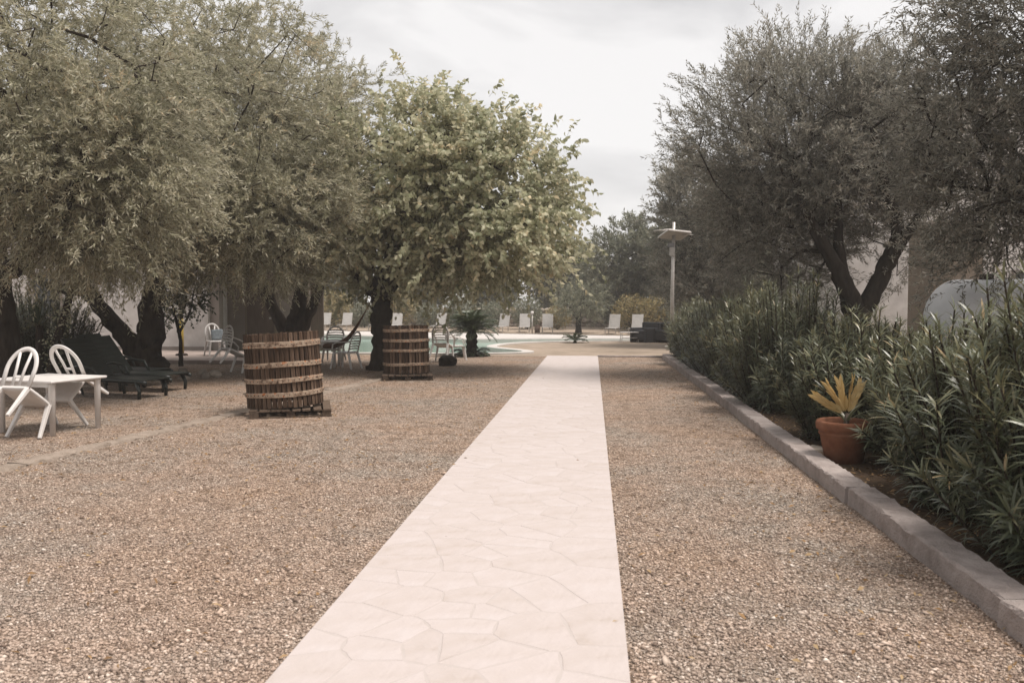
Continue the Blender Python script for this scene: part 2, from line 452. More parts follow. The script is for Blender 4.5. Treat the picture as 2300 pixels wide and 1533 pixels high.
co = cm.build('pool_coping', M['pool_deck'], smooth=False); tag(co, 'white rounded coping edging the pool', kind='structure')
dm = MB(); DECK = [(-22, 42.4), (-13.3, 40.45), (-8.4, 37.45), (-5.3, 35.5), (-4, 35.9), (-1.5, 36.5), (1, 36.7), (3.2, 36.5), (6, 36.2), (6, 39.1), (1.8, 39.4), (-2.9, 41.2), (-15.2, 45.2), (-22, 47)]
nd = len(DECK)
dm.add([(x, y, .012) for x, y in DECK] + [(x, y, .06) for x, y in DECK], [tuple(range(nd, 2 * nd))] + [(i, (i + 1) % nd, nd + (i + 1) % nd, nd + i) for i in range(nd)])
do = dm.build('pool_deck', M['pool_deck']); tag(do, 'white paved deck behind the pool', kind='structure')

# far terrace the white loungers stand on: one step up, dark riser
fm = MB(); FT = [(-24, 47.7), (-15.2, 45.4), (-2.9, 41.4), (1.8, 39.6), (7, 39.2), (7, 56), (-24, 56)]
nf = len(FT)
fm.add([(x, y, 0) for x, y in FT] + [(x, y, .09) for x, y in FT], [tuple(range(nf, 2 * nf))] + [(i, (i + 1) % nf, nf + (i + 1) % nf, nf + i) for i in range(nf)])
fo = fm.build('lounger_terrace', M['sand']); tag(fo, 'raised earth terrace under the loungers', kind='structure')

# planting bed behind the kerb
bm_ = MB(); ys = np.linspace(-2, 25, 55); xs = np.linspace(2.24, 5.2, 9)
rs = np.random.default_rng(5)
bv = [(x, y, .055 + rs.normal(0, .012) + (0 if x > 2.3 else .02)) for y in ys for x in xs]
bf = [(i * 9 + j, i * 9 + j + 1, (i + 1) * 9 + j + 1, (i + 1) * 9 + j) for i in range(54) for j in range(8)]
bm_.add(bv, bf); bo = bm_.build('planting_bed', M['soil'], smooth=True); tag(bo, 'dark soil of the hedge bed', kind='structure')

# kerb: cast concrete lengths
kr = empty('kerb', (2.13, 0, 0)); tag(kr, 'low concrete kerb along the hedge bed', kind='structure')


def worn_block(L, W, H, seed, nseg=14, amp=.006):
    r = np.random.default_rng(seed); mb = MB(); V = []; prof = [(-W / 2, 0), (-W / 2 + .004, H * .55), (-W / 2 + .006, H - .012), (-W / 2 + .018, H), (0, H + .002), (W / 2 - .014, H), (W / 2, H - .012), (W / 2, 0)]
    for i in range(nseg + 1):
        y = -L / 2 + L * i / nseg; e = 0 if 0 < i < nseg else .006
        for k, (x, z) in enumerate(prof):
            V.append((x + r.normal(0, amp * .6), y, (z - (e if z > .05 else 0) + (r.normal(0, amp) if z > .02 else -.02))))
    m_ = len(prof); F = [(i * m_ + k, i * m_ + k + 1, (i + 1) * m_ + k + 1, (i + 1) * m_ + k) for i in range(nseg) for k in range(m_ - 1)]
    F = [tuple(reversed(f)) for f in F]
    F += [tuple(range(m_)), tuple(nseg * m_ + k for k in range(m_ - 1, -1, -1))]
    mb.add(V, F); return mb


kmesh = [worn_block(2.485, .22, .14, s, 40, amp=.005).mesh('kerb_stone') for s in range(3)]
for i in range(10):
    obj('kerb_stone', kmesh[i % 3], M['concrete'], kr, loc=(random.Random(i).uniform(-.012, .012), .5 + i * 2.5, random.Random(i + 9).uniform(-.008, .006)), rot=(0, 0, random.Random(i + 5).uniform(-.004, .004)))
# thin cross kerb where the gravel ends
ek = empty('edging_kerb', (1.07, 24.72, 0)); tag(ek, 'thin stone edging at the end of the gravel', kind='structure')
em = worn_block(1.0, .1, .05, 9, 6, .003).mesh('kerb_stone')
for i in range(2): obj('kerb_stone', em, M['concrete'], ek, loc=(-.42 + i * 1.005, 0, 0), rot=(0, 0, R(90)))
# sunken strip of concrete slabs on the left
st = empty('slab_strip', (0, 0, 0)); tag(st, 'sunken strip of worn concrete slabs in the gravel', kind='structure')
sm = [worn_block(1.16, .27, .022, 20 + s, 14, .007).mesh('slab') for s in range(3)]
p0, p1 = Vector((-5.95, 5.2)), Vector((-4.35, 17.6)); ln = (p1 - p0).length; ang = math.atan2(p1.x - p0.x, p1.y - p0.y)
for i in range(int(ln / 1.18)):
    p = p0 + (p1 - p0) * ((i + .5) * 1.18 / ln)
    obj('slab', sm[i % 3], M['slab'], st, loc=(p.x, p.y, 0), rot=(0, 0, -ang + random.Random(i).uniform(-.012, .012)))

# straight path of pale irregular flagstones
def clip_poly(P, n, d):
    """keep the side where p.n <= d"""
    out = []
    for i in range(len(P)):
        a, b = P[i], P[(i + 1) % len(P)]; da, db = a.dot(n) - d, b.dot(n) - d
        if da <= 0: out.append(a)
        if da * db < 0: out.append(a + (b - a) * (da / (da - db)))
    return out


PX0, PX1, PY0, PY1 = -1.355, .165, .6, 24.9
rp_ = random.Random(77)
seeds = []
cw, ch = (PX1 - PX0) / 6, .26
for j in range(int((PY1 - PY0) / ch) + 1):
    for i in range(6):
        if rp_.random() < .80: seeds.append(Vector((PX0 + (i + .5 + rp_.uniform(-.48, .48)) * cw, PY0 + (j + .5 + rp_.uniform(-.48, .48)) * ch)))
path = empty('path', (0, 0, 0)); tag(path, 'straight path of pale irregular flagstones through the gravel', kind='structure')
MB().box(PX0, PX1, PY0, PY1, -.01, .0203).build('mortar_bed', M['mortar'], path)
far_mb = MB(); npart = 0
for si, c in enumerate(seeds):
    P = [Vector((PX0, PY0)), Vector((PX1, PY0)), Vector((PX1, PY1)), Vector((PX0, PY1))]
    for c2 in seeds:
        dv = c2 - c
        if 0 < dv.length < 1.5:
            P = clip_poly(P, dv.normalized(), dv.normalized().dot((c + c2) / 2) - .0022)
            if len(P) < 3: break
    if len(P) < 3: continue
    ce = sum(P, Vector((0, 0))) / len(P); Q_ = []
    for i_ in range(len(P)):                                   # broken, slightly ragged edges
        a_, b_ = P[i_], P[(i_ + 1) % len(P)]; Q_.append(a_)
        on_side = abs(a_.x - b_.x) < 1e-5 and (abs(a_.x - PX0) < 1e-4 or abs(a_.x - PX1) < 1e-4)
        for t_ in (.33, .66):
            q_ = a_.lerp(b_, t_)
            if not on_side: q_ = q_ + (ce - q_).normalized() * rp_.uniform(0, min(.009, .08 * (b_ - a_).length))
            Q_.append(q_)
    P = Q_
    zt = .0215 + rp_.uniform(-.0008, .0012); tx, ty = rp_.uniform(-.002, .002), rp_.uniform(-.002, .002)
    V = []
    for ins, z in ((0, -.012), (0, zt - .003), (.004, zt)):
        for p in P:
            q = p + (ce - p).normalized() * min(ins, (ce - p).length * .4)
            V.append((q.x - ce.x, q.y - ce.y, z + (tx * (q.x - ce.x) + ty * (q.y - ce.y) if z > 0 else 0)))
    m_ = len(P); F = [tuple(2 * m_ + k for k in range(m_))] + [(r_ * m_ + k, r_ * m_ + (k + 1) % m_, (r_ + 1) * m_ + (k + 1) % m_, (r_ + 1) * m_ + k) for r_ in range(2) for k in range(m_)]
    if ce.y > 2.6 and npart < 290:
        obj('flagstone', MB().add(V, F).mesh('flagstone'), M['runner'], path, loc=(ce.x, ce.y, 0)); npart += 1
    else:
        far_mb.add([(x + ce.x, y + ce.y, z) for x, y, z in V], F)
ff = far_mb.build('flagstones', M['runner'], path); ff['kind'] = 'stuff'

# loose crushed stone lying on the ground: real pebbles where they can be told apart
def pebbles(name, n, y0, y1, size, seed, xf, reject, z=0.0):
    r = np.random.default_rng(seed)
    yy = 1 / (1 / y0 - r.random(n) * (1 / y0 - 1 / y1)) if y1 > y0 else np.full(n, y0)
    lo, hi = xf(yy); xx = lo + r.random(n) * (hi - lo)
    keep = ~reject(xx, yy); xx, yy = xx[keep], yy[keep]; n = len(xx)
    base = np.array([[1, 0, 0], [0, 1, 0], [-1, 0, 0], [0, -1, 0], [0, 0, 1], [0, 0, -1]], dtype=float)
    s = size * np.exp(r.normal(0, .38, n)) * .5
    V = base[None] * (1 + r.normal(0, .28, (n, 6, 1))) + r.normal(0, .18, (n, 6, 3))
    V *= np.stack([s * r.uniform(.8, 1.5, n), s * r.uniform(.7, 1.1, n), s * r.uniform(.4, .75, n)], -1)[:, None]
    a = r.random(n) * 6.283; c, sn = np.cos(a)[:, None], np.sin(a)[:, None]
    x, y = V[..., 0] * c - V[..., 1] * sn, V[..., 0] * sn + V[..., 1] * c
    V = np.stack([x + xx[:, None], y + yy[:, None], V[..., 2] + z + s[:, None] * .28], -1).reshape(-1, 3)
    f = np.array([[0, 1, 4], [1, 2, 4], [2, 3, 4], [3, 0, 4], [1, 0, 5], [2, 1, 5], [3, 2, 5], [0, 3, 5]])
    F = (f[None] + (np.arange(n) * 6)[:, None, None]).reshape(-1, 3)
    t = np.repeat(np.clip(r.beta(1.5, 1.6, n), 0, 1), 6)
    return obj(name, np_mesh(name, V, [F], False, t), M['pebble'])


def xf_near(yy): return np.maximum(-.78 * yy - .3, -9.0), np.full_like(yy, 2.03)
def on_runner(x, y):
    strip = np.abs(x - (-5.95 + (y - 5.2) * 1.6 / 12.4)) < .15
    return ((x > -1.37) & (x < .18)) | (strip & (np.sin(x * 91.7 + y * 57.3) > .1))


po = pebbles('gravel', 135000, 2.9, 9.5, .0115, 3, xf_near, on_runner)
tag(po, 'loose crushed limestone gravel covering the ground', 'gravel', kind='stuff')


# fallen leaves
def litter(name, n, seed, boxes, size, label):
    r = np.random.default_rng(seed); P = []
    for (x0, x1, y0, y1, z, fr) in boxes:
        k = int(n * fr); P.append(np.stack([r.uniform(x0, x1, k), r.uniform(y0, y1, k), np.full(k, z) + r.random(k) * .012], -1))
    P = np.concatenate(P); k = len(P); P = P[~((P[:, 0] > -1.36) & (P[:, 0] < .17) & (r.random(k) > .03))]; k = len(P)
    a = r.random(k) * 6.283; d = np.stack([np.cos(a), np.sin(a), r.normal(0, .2, k)], -1); s = np.stack([-np.sin(a), np.cos(a), r.normal(0, .35, k)], -1)
    L = size * r.uniform(.6, 1.4, k)[:, None]; W = L * .18
    V = np.stack([P, P + d * L * .5 + s * W + [0, 0, .006], P + d * L, P + d * L * .5 - s * W + [0, 0, .004]], 1).reshape(-1, 3)
    F = np.arange(k * 4).reshape(-1, 4)
    o = obj(name, np_mesh(name, V, [F], False, np.repeat(r.random(k), 4)), M['litter'])
    return tag(o, label, 'fallen leaves', kind='stuff')


litter('leaf_litter', 9000, 8, [(-10.5, -1.4, 7, 18.5, .008, .42), (-8, 1.9, 3.2, 9, .012, .10), (1.2, 2.0, 3, 20, .008, .06), (2.25, 4.2, 3.5, 14, .07, .34), (-7.5, -1, 16, 22, .006, .08)], .042, 'dry brown fallen leaves scattered over gravel and hedge bed')

# ------------------------------------------------------------------ foliage generators
def unit(a): return a / np.maximum(np.linalg.norm(a, axis=-1, keepdims=True), 1e-9)


def leaf_geo(P, D, S, L, W, curl=.12, strip=False):
    """leaf blades: base P, direction D, side S"""
    n = len(P); Nn = unit(np.cross(S, D)); L = L[:, None]; W = W[:, None]
    if not strip:
        V = np.stack([P, P + D * L * .48 + S * W * .5 + Nn * L * .04, P + D * L - Nn * L * curl, P + D * L * .48 - S * W * .5 + Nn * L * .04], 1)
        return V.reshape(-1, 3), [np.arange(n * 4).reshape(-1, 4)], 4
    up = Nn * W * .18
    V = np.stack([P, P + D * L * .3 + S * W * .46 + up, P + D * L * .3 - S * W * .46 + up, P + D * L * .68 + S * W * .36 + up - Nn * L * curl * .4, P + D * L * .68 - S * W * .36 + up - Nn * L * curl * .4, P + D * L - Nn * L * curl], 1)
    b = (np.arange(n) * 6)[:, None]
    T = np.concatenate([b + np.array([[0, 1, 2]]), b + np.array([[3, 5, 4]])])
    Q = b + np.array([[1, 3, 4, 2]])
    return V.reshape(-1, 3), [T, Q], 6


def frusta(A, B, ra, rb, sides):
    """many tapered segments at once"""
    n = len(A); D = unit(B - A); ref = np.where(np.abs(D[:, 2:3]) < .9, [[0, 0, 1.]], [[1., 0, 0]])
    S = unit(np.cross(D, ref)); U = np.cross(S, D)
    an = 2 * np.pi * np.arange(sides) / sides
    ring = S[:, None] * np.cos(an)[None, :, None] + U[:, None] * np.sin(an)[None, :, None]
    V = np.concatenate([A[:, None] + ring * ra[:, None, None], B[:, None] + ring * rb[:, None, None]], 1)
    j = np.arange(sides); f = np.stack([j, (j + 1) % sides, sides + (j + 1) % sides, sides + j], -1)
    F = (f[None] + (np.arange(n) * 2 * sides)[:, None, None]).reshape(-1, 4)
    return V.reshape(-1, 3), F


def spline(pts, m=6):
    P = [Vector(p) for p in pts]; out = []
    for i in range(len(P) - 1):
        a = P[max(i - 1, 0)]; b = P[i]; c = P[i + 1]; d = P[min(i + 2, len(P) - 1)]
        for k in range(m):
            t = k / m
            out.append(.5 * ((2 * b) + (c - a) * t + (2 * a - 5 * b + 4 * c - d) * t * t + (3 * b - a - 3 * c + d) * t ** 3))
    out.append(P[-1]); return out


def trunk_mesh(name, limbs, seed, sides=12, flare=1.5):
    """limbs: list of [(x,y,z,r), ...]; gnarled tapered tubes joined into one mesh"""
    r = random.Random(seed); mb = MB()
    for li, L in enumerate(limbs):
        pts = spline([p[:3] for p in L], 7); rad = [v.x for v in spline([(p[3], 0, 0) for p in L], 7)]
        q = []
        for i, p in enumerate(pts):
            j = rad[i] * .16
            q.append(p + Vector((r.uniform(-j, j), r.uniform(-j, j), 0)))
        if li == 0:
            for i in range(len(q)):
                h = q[i].z - q[0].z
                rad[i] *= 1 + (flare - 1) * math.exp(-h / .22)
        rad = [x * r.uniform(.92, 1.10) for x in rad]
        b0 = len(mb.v); mb.tube(q, rad, sides)
        for k in range(b0, len(mb.v)):     # fluted, lumpy bark
            ring, jj = divmod(k - b0, sides); c = q[ring]; v = Vector(mb.v[k]) - c
            f = 1 + .14 * math.sin(jj * 2.1 + li * 1.7 + ring * .25) + r.uniform(-.05, .05)
            mb.v[k] = tuple(c + v * f)
    return mb.mesh(name, True)


def in_ells(r, ells, n, shell=2.4):
    w = np.array([e[2] for e in ells], float); w /= w.sum(); out = []
    for e, k in zip(ells, r.multinomial(n, w)):
        d = unit(r.normal(0, 1, (k, 3))); rad = r.random(k) ** (1 / shell)
        out.append(np.array(e[0]) + d * rad[:, None] * np.array(e[1]))
    return np.concatenate(out)


def make_tree(name, base, limbs, ells, nclump, ntwig, nleaf, leaf, twig_len, mats, seed, label, cat='tree', group=None,
              bias=(1.0, .25, .9), droop=.15, sigma=.22, strip=False, sides=12, flare=1.5, shell=2.4, zmin=None, branch_r=.0065, leaf_ang=.8, spread_t=(.12, 1.0), leaf_drop=0.0):
    r = np.random.default_rng(seed); base = np.array(base, float)
    root = empty(name, tuple(base), label=label, cat=cat, group=group)
    tl = [[(p[0] - base[0], p[1] - base[1], p[2] - base[2], p[3]) for p in L] for L in limbs]
    obj('trunk', trunk_mesh('trunk', tl, seed, sides, flare), mats[0], root)
    # skeleton nodes from limbs
    nodes, par, rmin, okg = [], [], [], []
    for L in limbs:
        pts = spline([p[:3] for p in L], 4); prev = -1
        for i, p in enumerate(pts):
            nodes.append(np.array(p)); par.append(prev); rmin.append(.02)
            okg.append(i > len(pts) * .45); prev = len(nodes) - 1
    C = in_ells(r, ells, nclump, shell)
    if zmin is not None: C = C[C[:, 2] > zmin]
    tips = np.array([p for p, k in zip(nodes, okg) if k])
    order = np.argsort(np.min(np.linalg.norm(C[:, None] - tips[None], axis=-1), axis=1)); C = C[order]
    nman = len(nodes); ends = []
    for c in C:
        NA = np.array(nodes); d = np.linalg.norm(NA - c, axis=1)
        d = d + np.where(np.array(okg), 0, 50) + np.maximum(NA[:, 2] - c[2], 0) * .5
        i = int(np.argmin(d)); a = NA[i]; dist = np.linalg.norm(c - a); k = max(1, int(dist / .45)); prev = i
        mid = (a + c) / 2 + np.array([0, 0, .12 * dist]) + r.normal(0, .08 * dist, 3)
        for t in np.linspace(0, 1, k + 1)[1:]:
            p = a * (1 - t) ** 2 + mid * 2 * t * (1 - t) + c * t * t
            nodes.append(p); par.append(prev); rmin.append(.004); okg.append(True); prev = len(nodes) - 1
        ends.append(prev)
    cnt = np.zeros(len(nodes))
    for e in ends: cnt[e] += 1
    for i in range(len(nodes) - 1, nman - 1, -1):
        if par[i] >= 0: cnt[par[i]] += cnt[i]
    NA = np.array(nodes); rad = branch_r * np.maximum(cnt, 1) ** .45
    seg = np.array([i for i in range(nman, len(nodes))]); pa = np.array([par[i] for i in seg])
    ra = np.where(pa < nman, rad[seg] * 1.25, rad[pa])
    ra = np.minimum(ra, rad[seg] * 1.6)
    Vb, Fb = frusta(NA[pa] - base, NA[seg] - base, ra, rad[seg], 5)
    # twigs
    Cn = np.repeat(C, ntwig, 0); nt = len(Cn)
    cen = np.array([e[0] for e in ells]); ax = np.array([e[1] for e in ells])
    q = np.linalg.norm((C[:, None] - cen[None]) / ax[None], axis=-1); own = np.argmin(q, 1)
    outw = unit((C - cen[own]) / ax[own] ** 1.0 + 1e-6); outw = np.repeat(outw, ntwig, 0)
    O = Cn + r.normal(0, sigma, (nt, 3))
    D = unit(outw * bias[0] + np.array([0, 0, 1.]) * bias[1] + unit(r.normal(0, 1, (nt, 3))) * bias[2])
    TL = twig_len * r.uniform(.55, 1.35, nt)
    Bt = O + D * TL[:, None] + np.array([0, 0, -1.]) * (droop * TL)[:, None]
    Vt, Ft = frusta(O - base, Bt - base, np.full(nt, branch_r * .40), np.full(nt, branch_r * .14), 3)
    me = np_mesh('branches', np.concatenate([Vb, Vt]), [Fb, Ft + len(Vb)], True)
    bo_ = obj('branches', me, mats[0], root); bo_['kind'] = 'stuff'
    # leaves
    ts = np.linspace(spread_t[0], spread_t[1], nleaf)
    T = (ts[None] + r.normal(0, .02, (nt, nleaf)))[..., None]
    P = O[:, None] + D[:, None] * TL[:, None, None] * T + np.array([0, 0, -1.]) * (droop * TL)[:, None, None] * T ** 2
    tip_d = unit(D + np.array([0, 0, -1.]) * droop * 1.4 * 1.0)
    ref = unit(np.cross(D, unit(r.normal(0, 1, (nt, 3))))); ref2 = np.cross(D, ref)
    ph = np.arange(nleaf)[None] * 2.4 + r.normal(0, .5, (nt, nleaf))
    side = ref[:, None] * np.cos(ph)[..., None] + ref2[:, None] * np.sin(ph)[..., None]
    LD = unit(tip_d[:, None] * 1.0 + side * leaf_ang + r.normal(0, .18, (nt, nleaf, 3)) + np.array([0, 0, -1.]) * leaf_drop)
    SS = unit(np.cross(LD, np.broadcast_to(tip_d[:, None], LD.shape)) + r.normal(0, .35, LD.shape)); SS = unit(SS - LD * np.sum(SS * LD, -1, keepdims=True))
    P, LD, SS = P.reshape(-1, 3), LD.reshape(-1, 3), SS.reshape(-1, 3); m = len(P)
    flip = r.random(m) < .35; SS[flip] *= -1
    V, F, k = leaf_geo(P - base, LD, SS, leaf[0] * r.uniform(.65, 1.3, m), leaf[1] * r.uniform(.75, 1.25, m), leaf[2] if len(leaf) > 2 else .12, strip)
    clump_t = np.repeat(r.normal(0, .16, len(C)), ntwig * nleaf)
    tint = np.clip(r.beta(2.2, 2.4, m) + clump_t, 0, 1)
    co_ = obj('crown', np_mesh('crown', V, F, False, np.repeat(tint, k)), mats[1], root); co_['kind'] = 'stuff'
    return root


def clone_tree(src, loc, rz, s, label):
    o = copy_tree(src, None, label); o.location = loc; o.rotation_euler = (0, 0, rz); o.scale = (s, s, s * 1.0); return o


OB = [M['bark'], M['olive']]
# ------------------------------------------------------------------ olive trees on the left
make_tree('olive_tree', (-10.3, 18.3, 0),
          [[(-10.35, 18.3, -.1, .36), (-10.35, 18.3, .45, .31), (-10.25, 18.3, .95, .25), (-10.12, 18.2, 2.0, .21), (-9.4, 17.8, 3.4, .17), (-8.9, 17.4, 4.8, .09)],
           [(-10.45, 18.3, .35, .25), (-11.0, 18.2, 1.0, .19), (-11.5, 18.1, 1.7, .17), (-11.95, 18.0, 2.3, .14), (-11.9, 17.6, 3.4, .13), (-11.2, 17.0, 4.8, .07)],
           [(-11.7, 18.0, 1.9, .14), (-12.3, 17.7, 2.0, .10), (-12.8, 17.4, 2.4, .07)],
           [(-9.9, 18.1, 2.4, .16), (-8.9, 17.9, 3.0, .11), (-7.6, 17.5, 3.6, .06)]],
          [((-8.6, 17.2, 5.2), (3.55, 2.7, 3.2), 5), ((-7.3, 16.9, 3.4), (2.3, 1.9, 1.5), 2), ((-10.8, 16.6, 4.4), (2.4, 2.0, 2.2), 2)],
          680, 14, 19, (.105, .024), .42, OB, 21, 'broad olive tree with forked dark trunk beside green loungers', group=None,
          bias=(1.0, .05, .9), droop=.25, zmin=1.95)
make_tree('olive_tree', (-11.4, 15.0, 0),
          [[(-11.4, 15.0, -.1, .22), (-11.35, 14.95, 1.2, .19), (-11.2, 14.6, 2.4, .17), (-10.4, 13.6, 3.4, .13), (-9.6, 12.9, 4.6, .08)],
           [(-11.2, 14.6, 2.2, .15), (-9.9, 13.4, 2.25, .14), (-8.9, 12.6, 2.75, .12), (-8.1, 12.2, 3.3, .09), (-7.6, 12.0, 4.2, .05)]],
          [((-9.3, 12.6, 4.6), (3.0, 2.2, 2.8), 5), ((-7.9, 12.5, 3.6), (1.8, 1.6, 1.7), 2)],
          520, 14, 19, (.100, .022), .42, OB, 22, 'olive tree overhanging the white table, slim upright trunk',
          bias=(1.0, .0, .9), droop=.28, zmin=2.05)
make_tree('olive_tree', (-8.3, 22.2, 0),
          [[(-8.35, 22.2, -.1, .28), (-8.3, 22.2, .9, .22), (-8.0, 22.0, 1.8, .15), (-7.6, 21.4, 3.4, .15), (-7.0, 20.8, 4.8, .08)],
           [(-8.45, 22.2, .6, .19), (-8.85, 22.2, 1.5, .14), (-9.2, 21.8, 2.6, .14), (-9.1, 21.2, 4.0, .08)],
           [(-8.2, 22.2, .7, .2), (-7.75, 22.1, 1.4, .14), (-7.3, 22.0, 2.4, .1)]],
          [((-7.6, 20.2, 5.2), (2.6, 2.2, 3.0), 4), ((-8.6, 20.2, 3.4), (2.4, 1.8, 1.3), 1.6)],
          400, 14, 18, (.11, .026), .45, OB, 23, 'olive tree with clustered stems behind the tallest barrel',
          bias=(1.0, .1, .9), droop=.2, zmin=2.0)

# ------------------------------------------------------------------ mulberry
make_tree('mulberry_tree', (-5.06, 19.43, 0),
          [[(-5.06, 19.43, -.1, .26), (-5.05, 19.43, .6, .235), (-5.06, 19.43, 1.4, .23), (-5.0, 19.4, 2.0, .22), (-4.7, 19.3, 3.0, .15), (-4.4, 19.3, 4.6, .08)],
           [(-5.0, 19.4, 1.8, .16), (-4.2, 19.3, 2.6, .12), (-3.2, 19.2, 3.3, .09), (-2.2, 19.1, 3.9, .05)],
           [(-5.1, 19.4, 1.7, .14), (-5.7, 19.4, 2.4, .11), (-6.1, 19.4, 3.4, .06)],
           [(-4.9, 19.4, 2.0, .12), (-4.3, 18.7, 2.7, .09), (-3.7, 17.9, 3.3, .05)]],
          [((-4.15, 19.4, 4.35), (2.25, 2.2, 2.2), 5), ((-2.45, 19.3, 4.0), (1.95, 2.0, 2.0), 4.4), ((-2.5, 19.1, 3.0), (2.0, 1.8, 1.0), 2.6), ((-5.4, 19.4, 3.2), (1.5, 1.6, 1.2), 1.8)],
          520, 8, 12, (.135, .088, .28), .62, [M['bark_dark'], M['mulberry']], 31, 'leafy mulberry tree with single dark trunk between the two barrels',
          bias=(1.0, .40, .75), droop=.30, leaf_drop=.75, strip=True, zmin=2.1, leaf_ang=1.0, sigma=.25, flare=1.35, branch_r=.008)

# ------------------------------------------------------------------ trees on the right
make_tree('olive_tree', (5.35, 17.0, 0),
          [[(5.35, 17, -.1, .32), (5.3, 17, .8, .27), (5.2, 17, 1.5, .20), (4.75, 16.9, 2.4, .13), (4.25, 16.9, 3.3, .095), (3.9, 16.8, 4.3, .07)],
           [(5.3, 17, 1.3, .19), (5.75, 17, 2.3, .145), (5.95, 16.9, 3.0, .115), (5.65, 16.8, 3.9, .11), (5.4, 16.8, 5.0, .06)],
           [(5.75, 17, 2.2, .11), (6.3, 17, 3.2, .09), (6.75, 17, 4.1, .09), (7.0, 17, 5.0, .05)],
           [(5.15, 17, 1.4, .15), (4.9, 17.1, 2.6, .11), (4.9, 17.2, 3.8, .06)]],
          [((4.4, 18.2, 4.9), (2.6, 2.0, 2.2), 6), ((3.9, 18.4, 3.2), (1.45, 1.4, 1.6), 2.6), ((6.1, 18.2, 5.2), (1.5, 1.6, 1.6), 1.6), ((6.5, 17.6, 3.2), (1.0, .8, 1.2), .5)],
          590, 14, 17, (.098, .023), .48, [M['bark_dark'], M['olive_shaded']], 41, 'dense dark olive tree with spreading black limbs behind the hedge',
          bias=(1.0, .5, .85), droop=.05, zmin=1.5)
make_tree('olive_tree', (7.2, 11.2, 0),
          [[(7.2, 11.2, -.1, .3), (7.1, 11.2, 1.5, .25), (6.7, 11.1, 3.0, .18), (6.2, 11.0, 4.4, .1)],
           [(7.0, 11.2, 2.0, .12), (6.2, 11.3, 2.6, .08), (5.4, 11.3, 3.0, .05), (4.7, 11.2, 3.1, .025)]],
          [((6.3, 11.0, 5.1), (2.15, 1.7, 2.0), 7), ((5.3, 11.3, 3.1), (1.15, 1.0, .8), 1.6), ((4.7, 11.4, 4.0), (.7, .9, .9), .8), ((5.7, 11.7, 2.6), (1.1, .7, .8), .7)],
          440, 13, 16, (.088, .021), .42, [M['bark_dark'], M['olive_shaded']], 42, 'olive tree reaching over the white gas tank with thin hanging twigs',
          bias=(1.0, .2, .95), droop=.15)
make_tree('olive_tree', (4.3, 31.0, 0),
          [[(4.3, 31, -.1, .3), (4.2, 31, 1.5, .24), (3.8, 31, 3.0, .15), (3.5, 31, 4.5, .08)], [(4.2, 31, 1.4, .18), (4.8, 31, 3.0, .12), (5.2, 31, 4.5, .06)]],
          [((4.1, 31, 4.5), (1.9, 1.9, 2.6), 4), ((3.6, 31, 2.4), (1.3, 1.5, 1.2), 1)],
          300, 10, 13, (.17, .045), .5, [M['bark_dark'], M['olive_shaded']], 43, 'tall olive tree behind the solar lamp',
          bias=(1.0, .45, .85), droop=.05, zmin=1.2)
FARL = ['rounded grey-green tree beyond the pool terrace, beside the tall olive', 'broad tree far behind the solar lamp', 'distant tree behind the row of white loungers']
far = make_tree('far_tree', (2.2, 50, 0),
                [[(2.2, 50, -.1, .3), (2.2, 50, 1.5, .25), (2.0, 50, 3.0, .15), (1.8, 50, 4.2, .08)], [(2.2, 50, 1.4, .18), (3.0, 50, 2.6, .1), (3.6, 50, 3.6, .06)]],
                [((2.3, 50, 4.0), (2.5, 2.3, 2.35), 4), ((1.2, 50, 2.7), (1.6, 1.6, 1.6), 1.5), ((2.8, 49.6, 2.0), (2.2, 1.6, 1.5), 1.3)],
                240, 9, 11, (.28, .09), .7, [M['bark_dark'], M['far_leaf']], 44, FARL[0], zmin=.6, bias=(1, .4, .85), droop=.05)
clone_tree(far, (6.4, 47, 0), 2.1, 1.15, FARL[1])
for i, (x, y, s) in enumerate([(-2.2, 62, .95), (-7.5, 60, .85), (-13.5, 63, 1.0), (-19.5, 61, .9), (-26, 64, 1.05), (10.5, 56, 1.1), (16, 60, 1.2)]):
    t = clone_tree(far, (x, y, 0), i * 1.3, s, 'distant grey-green tree beyond the far stone wall'); t['group'] = 'distant trees beyond the wall'

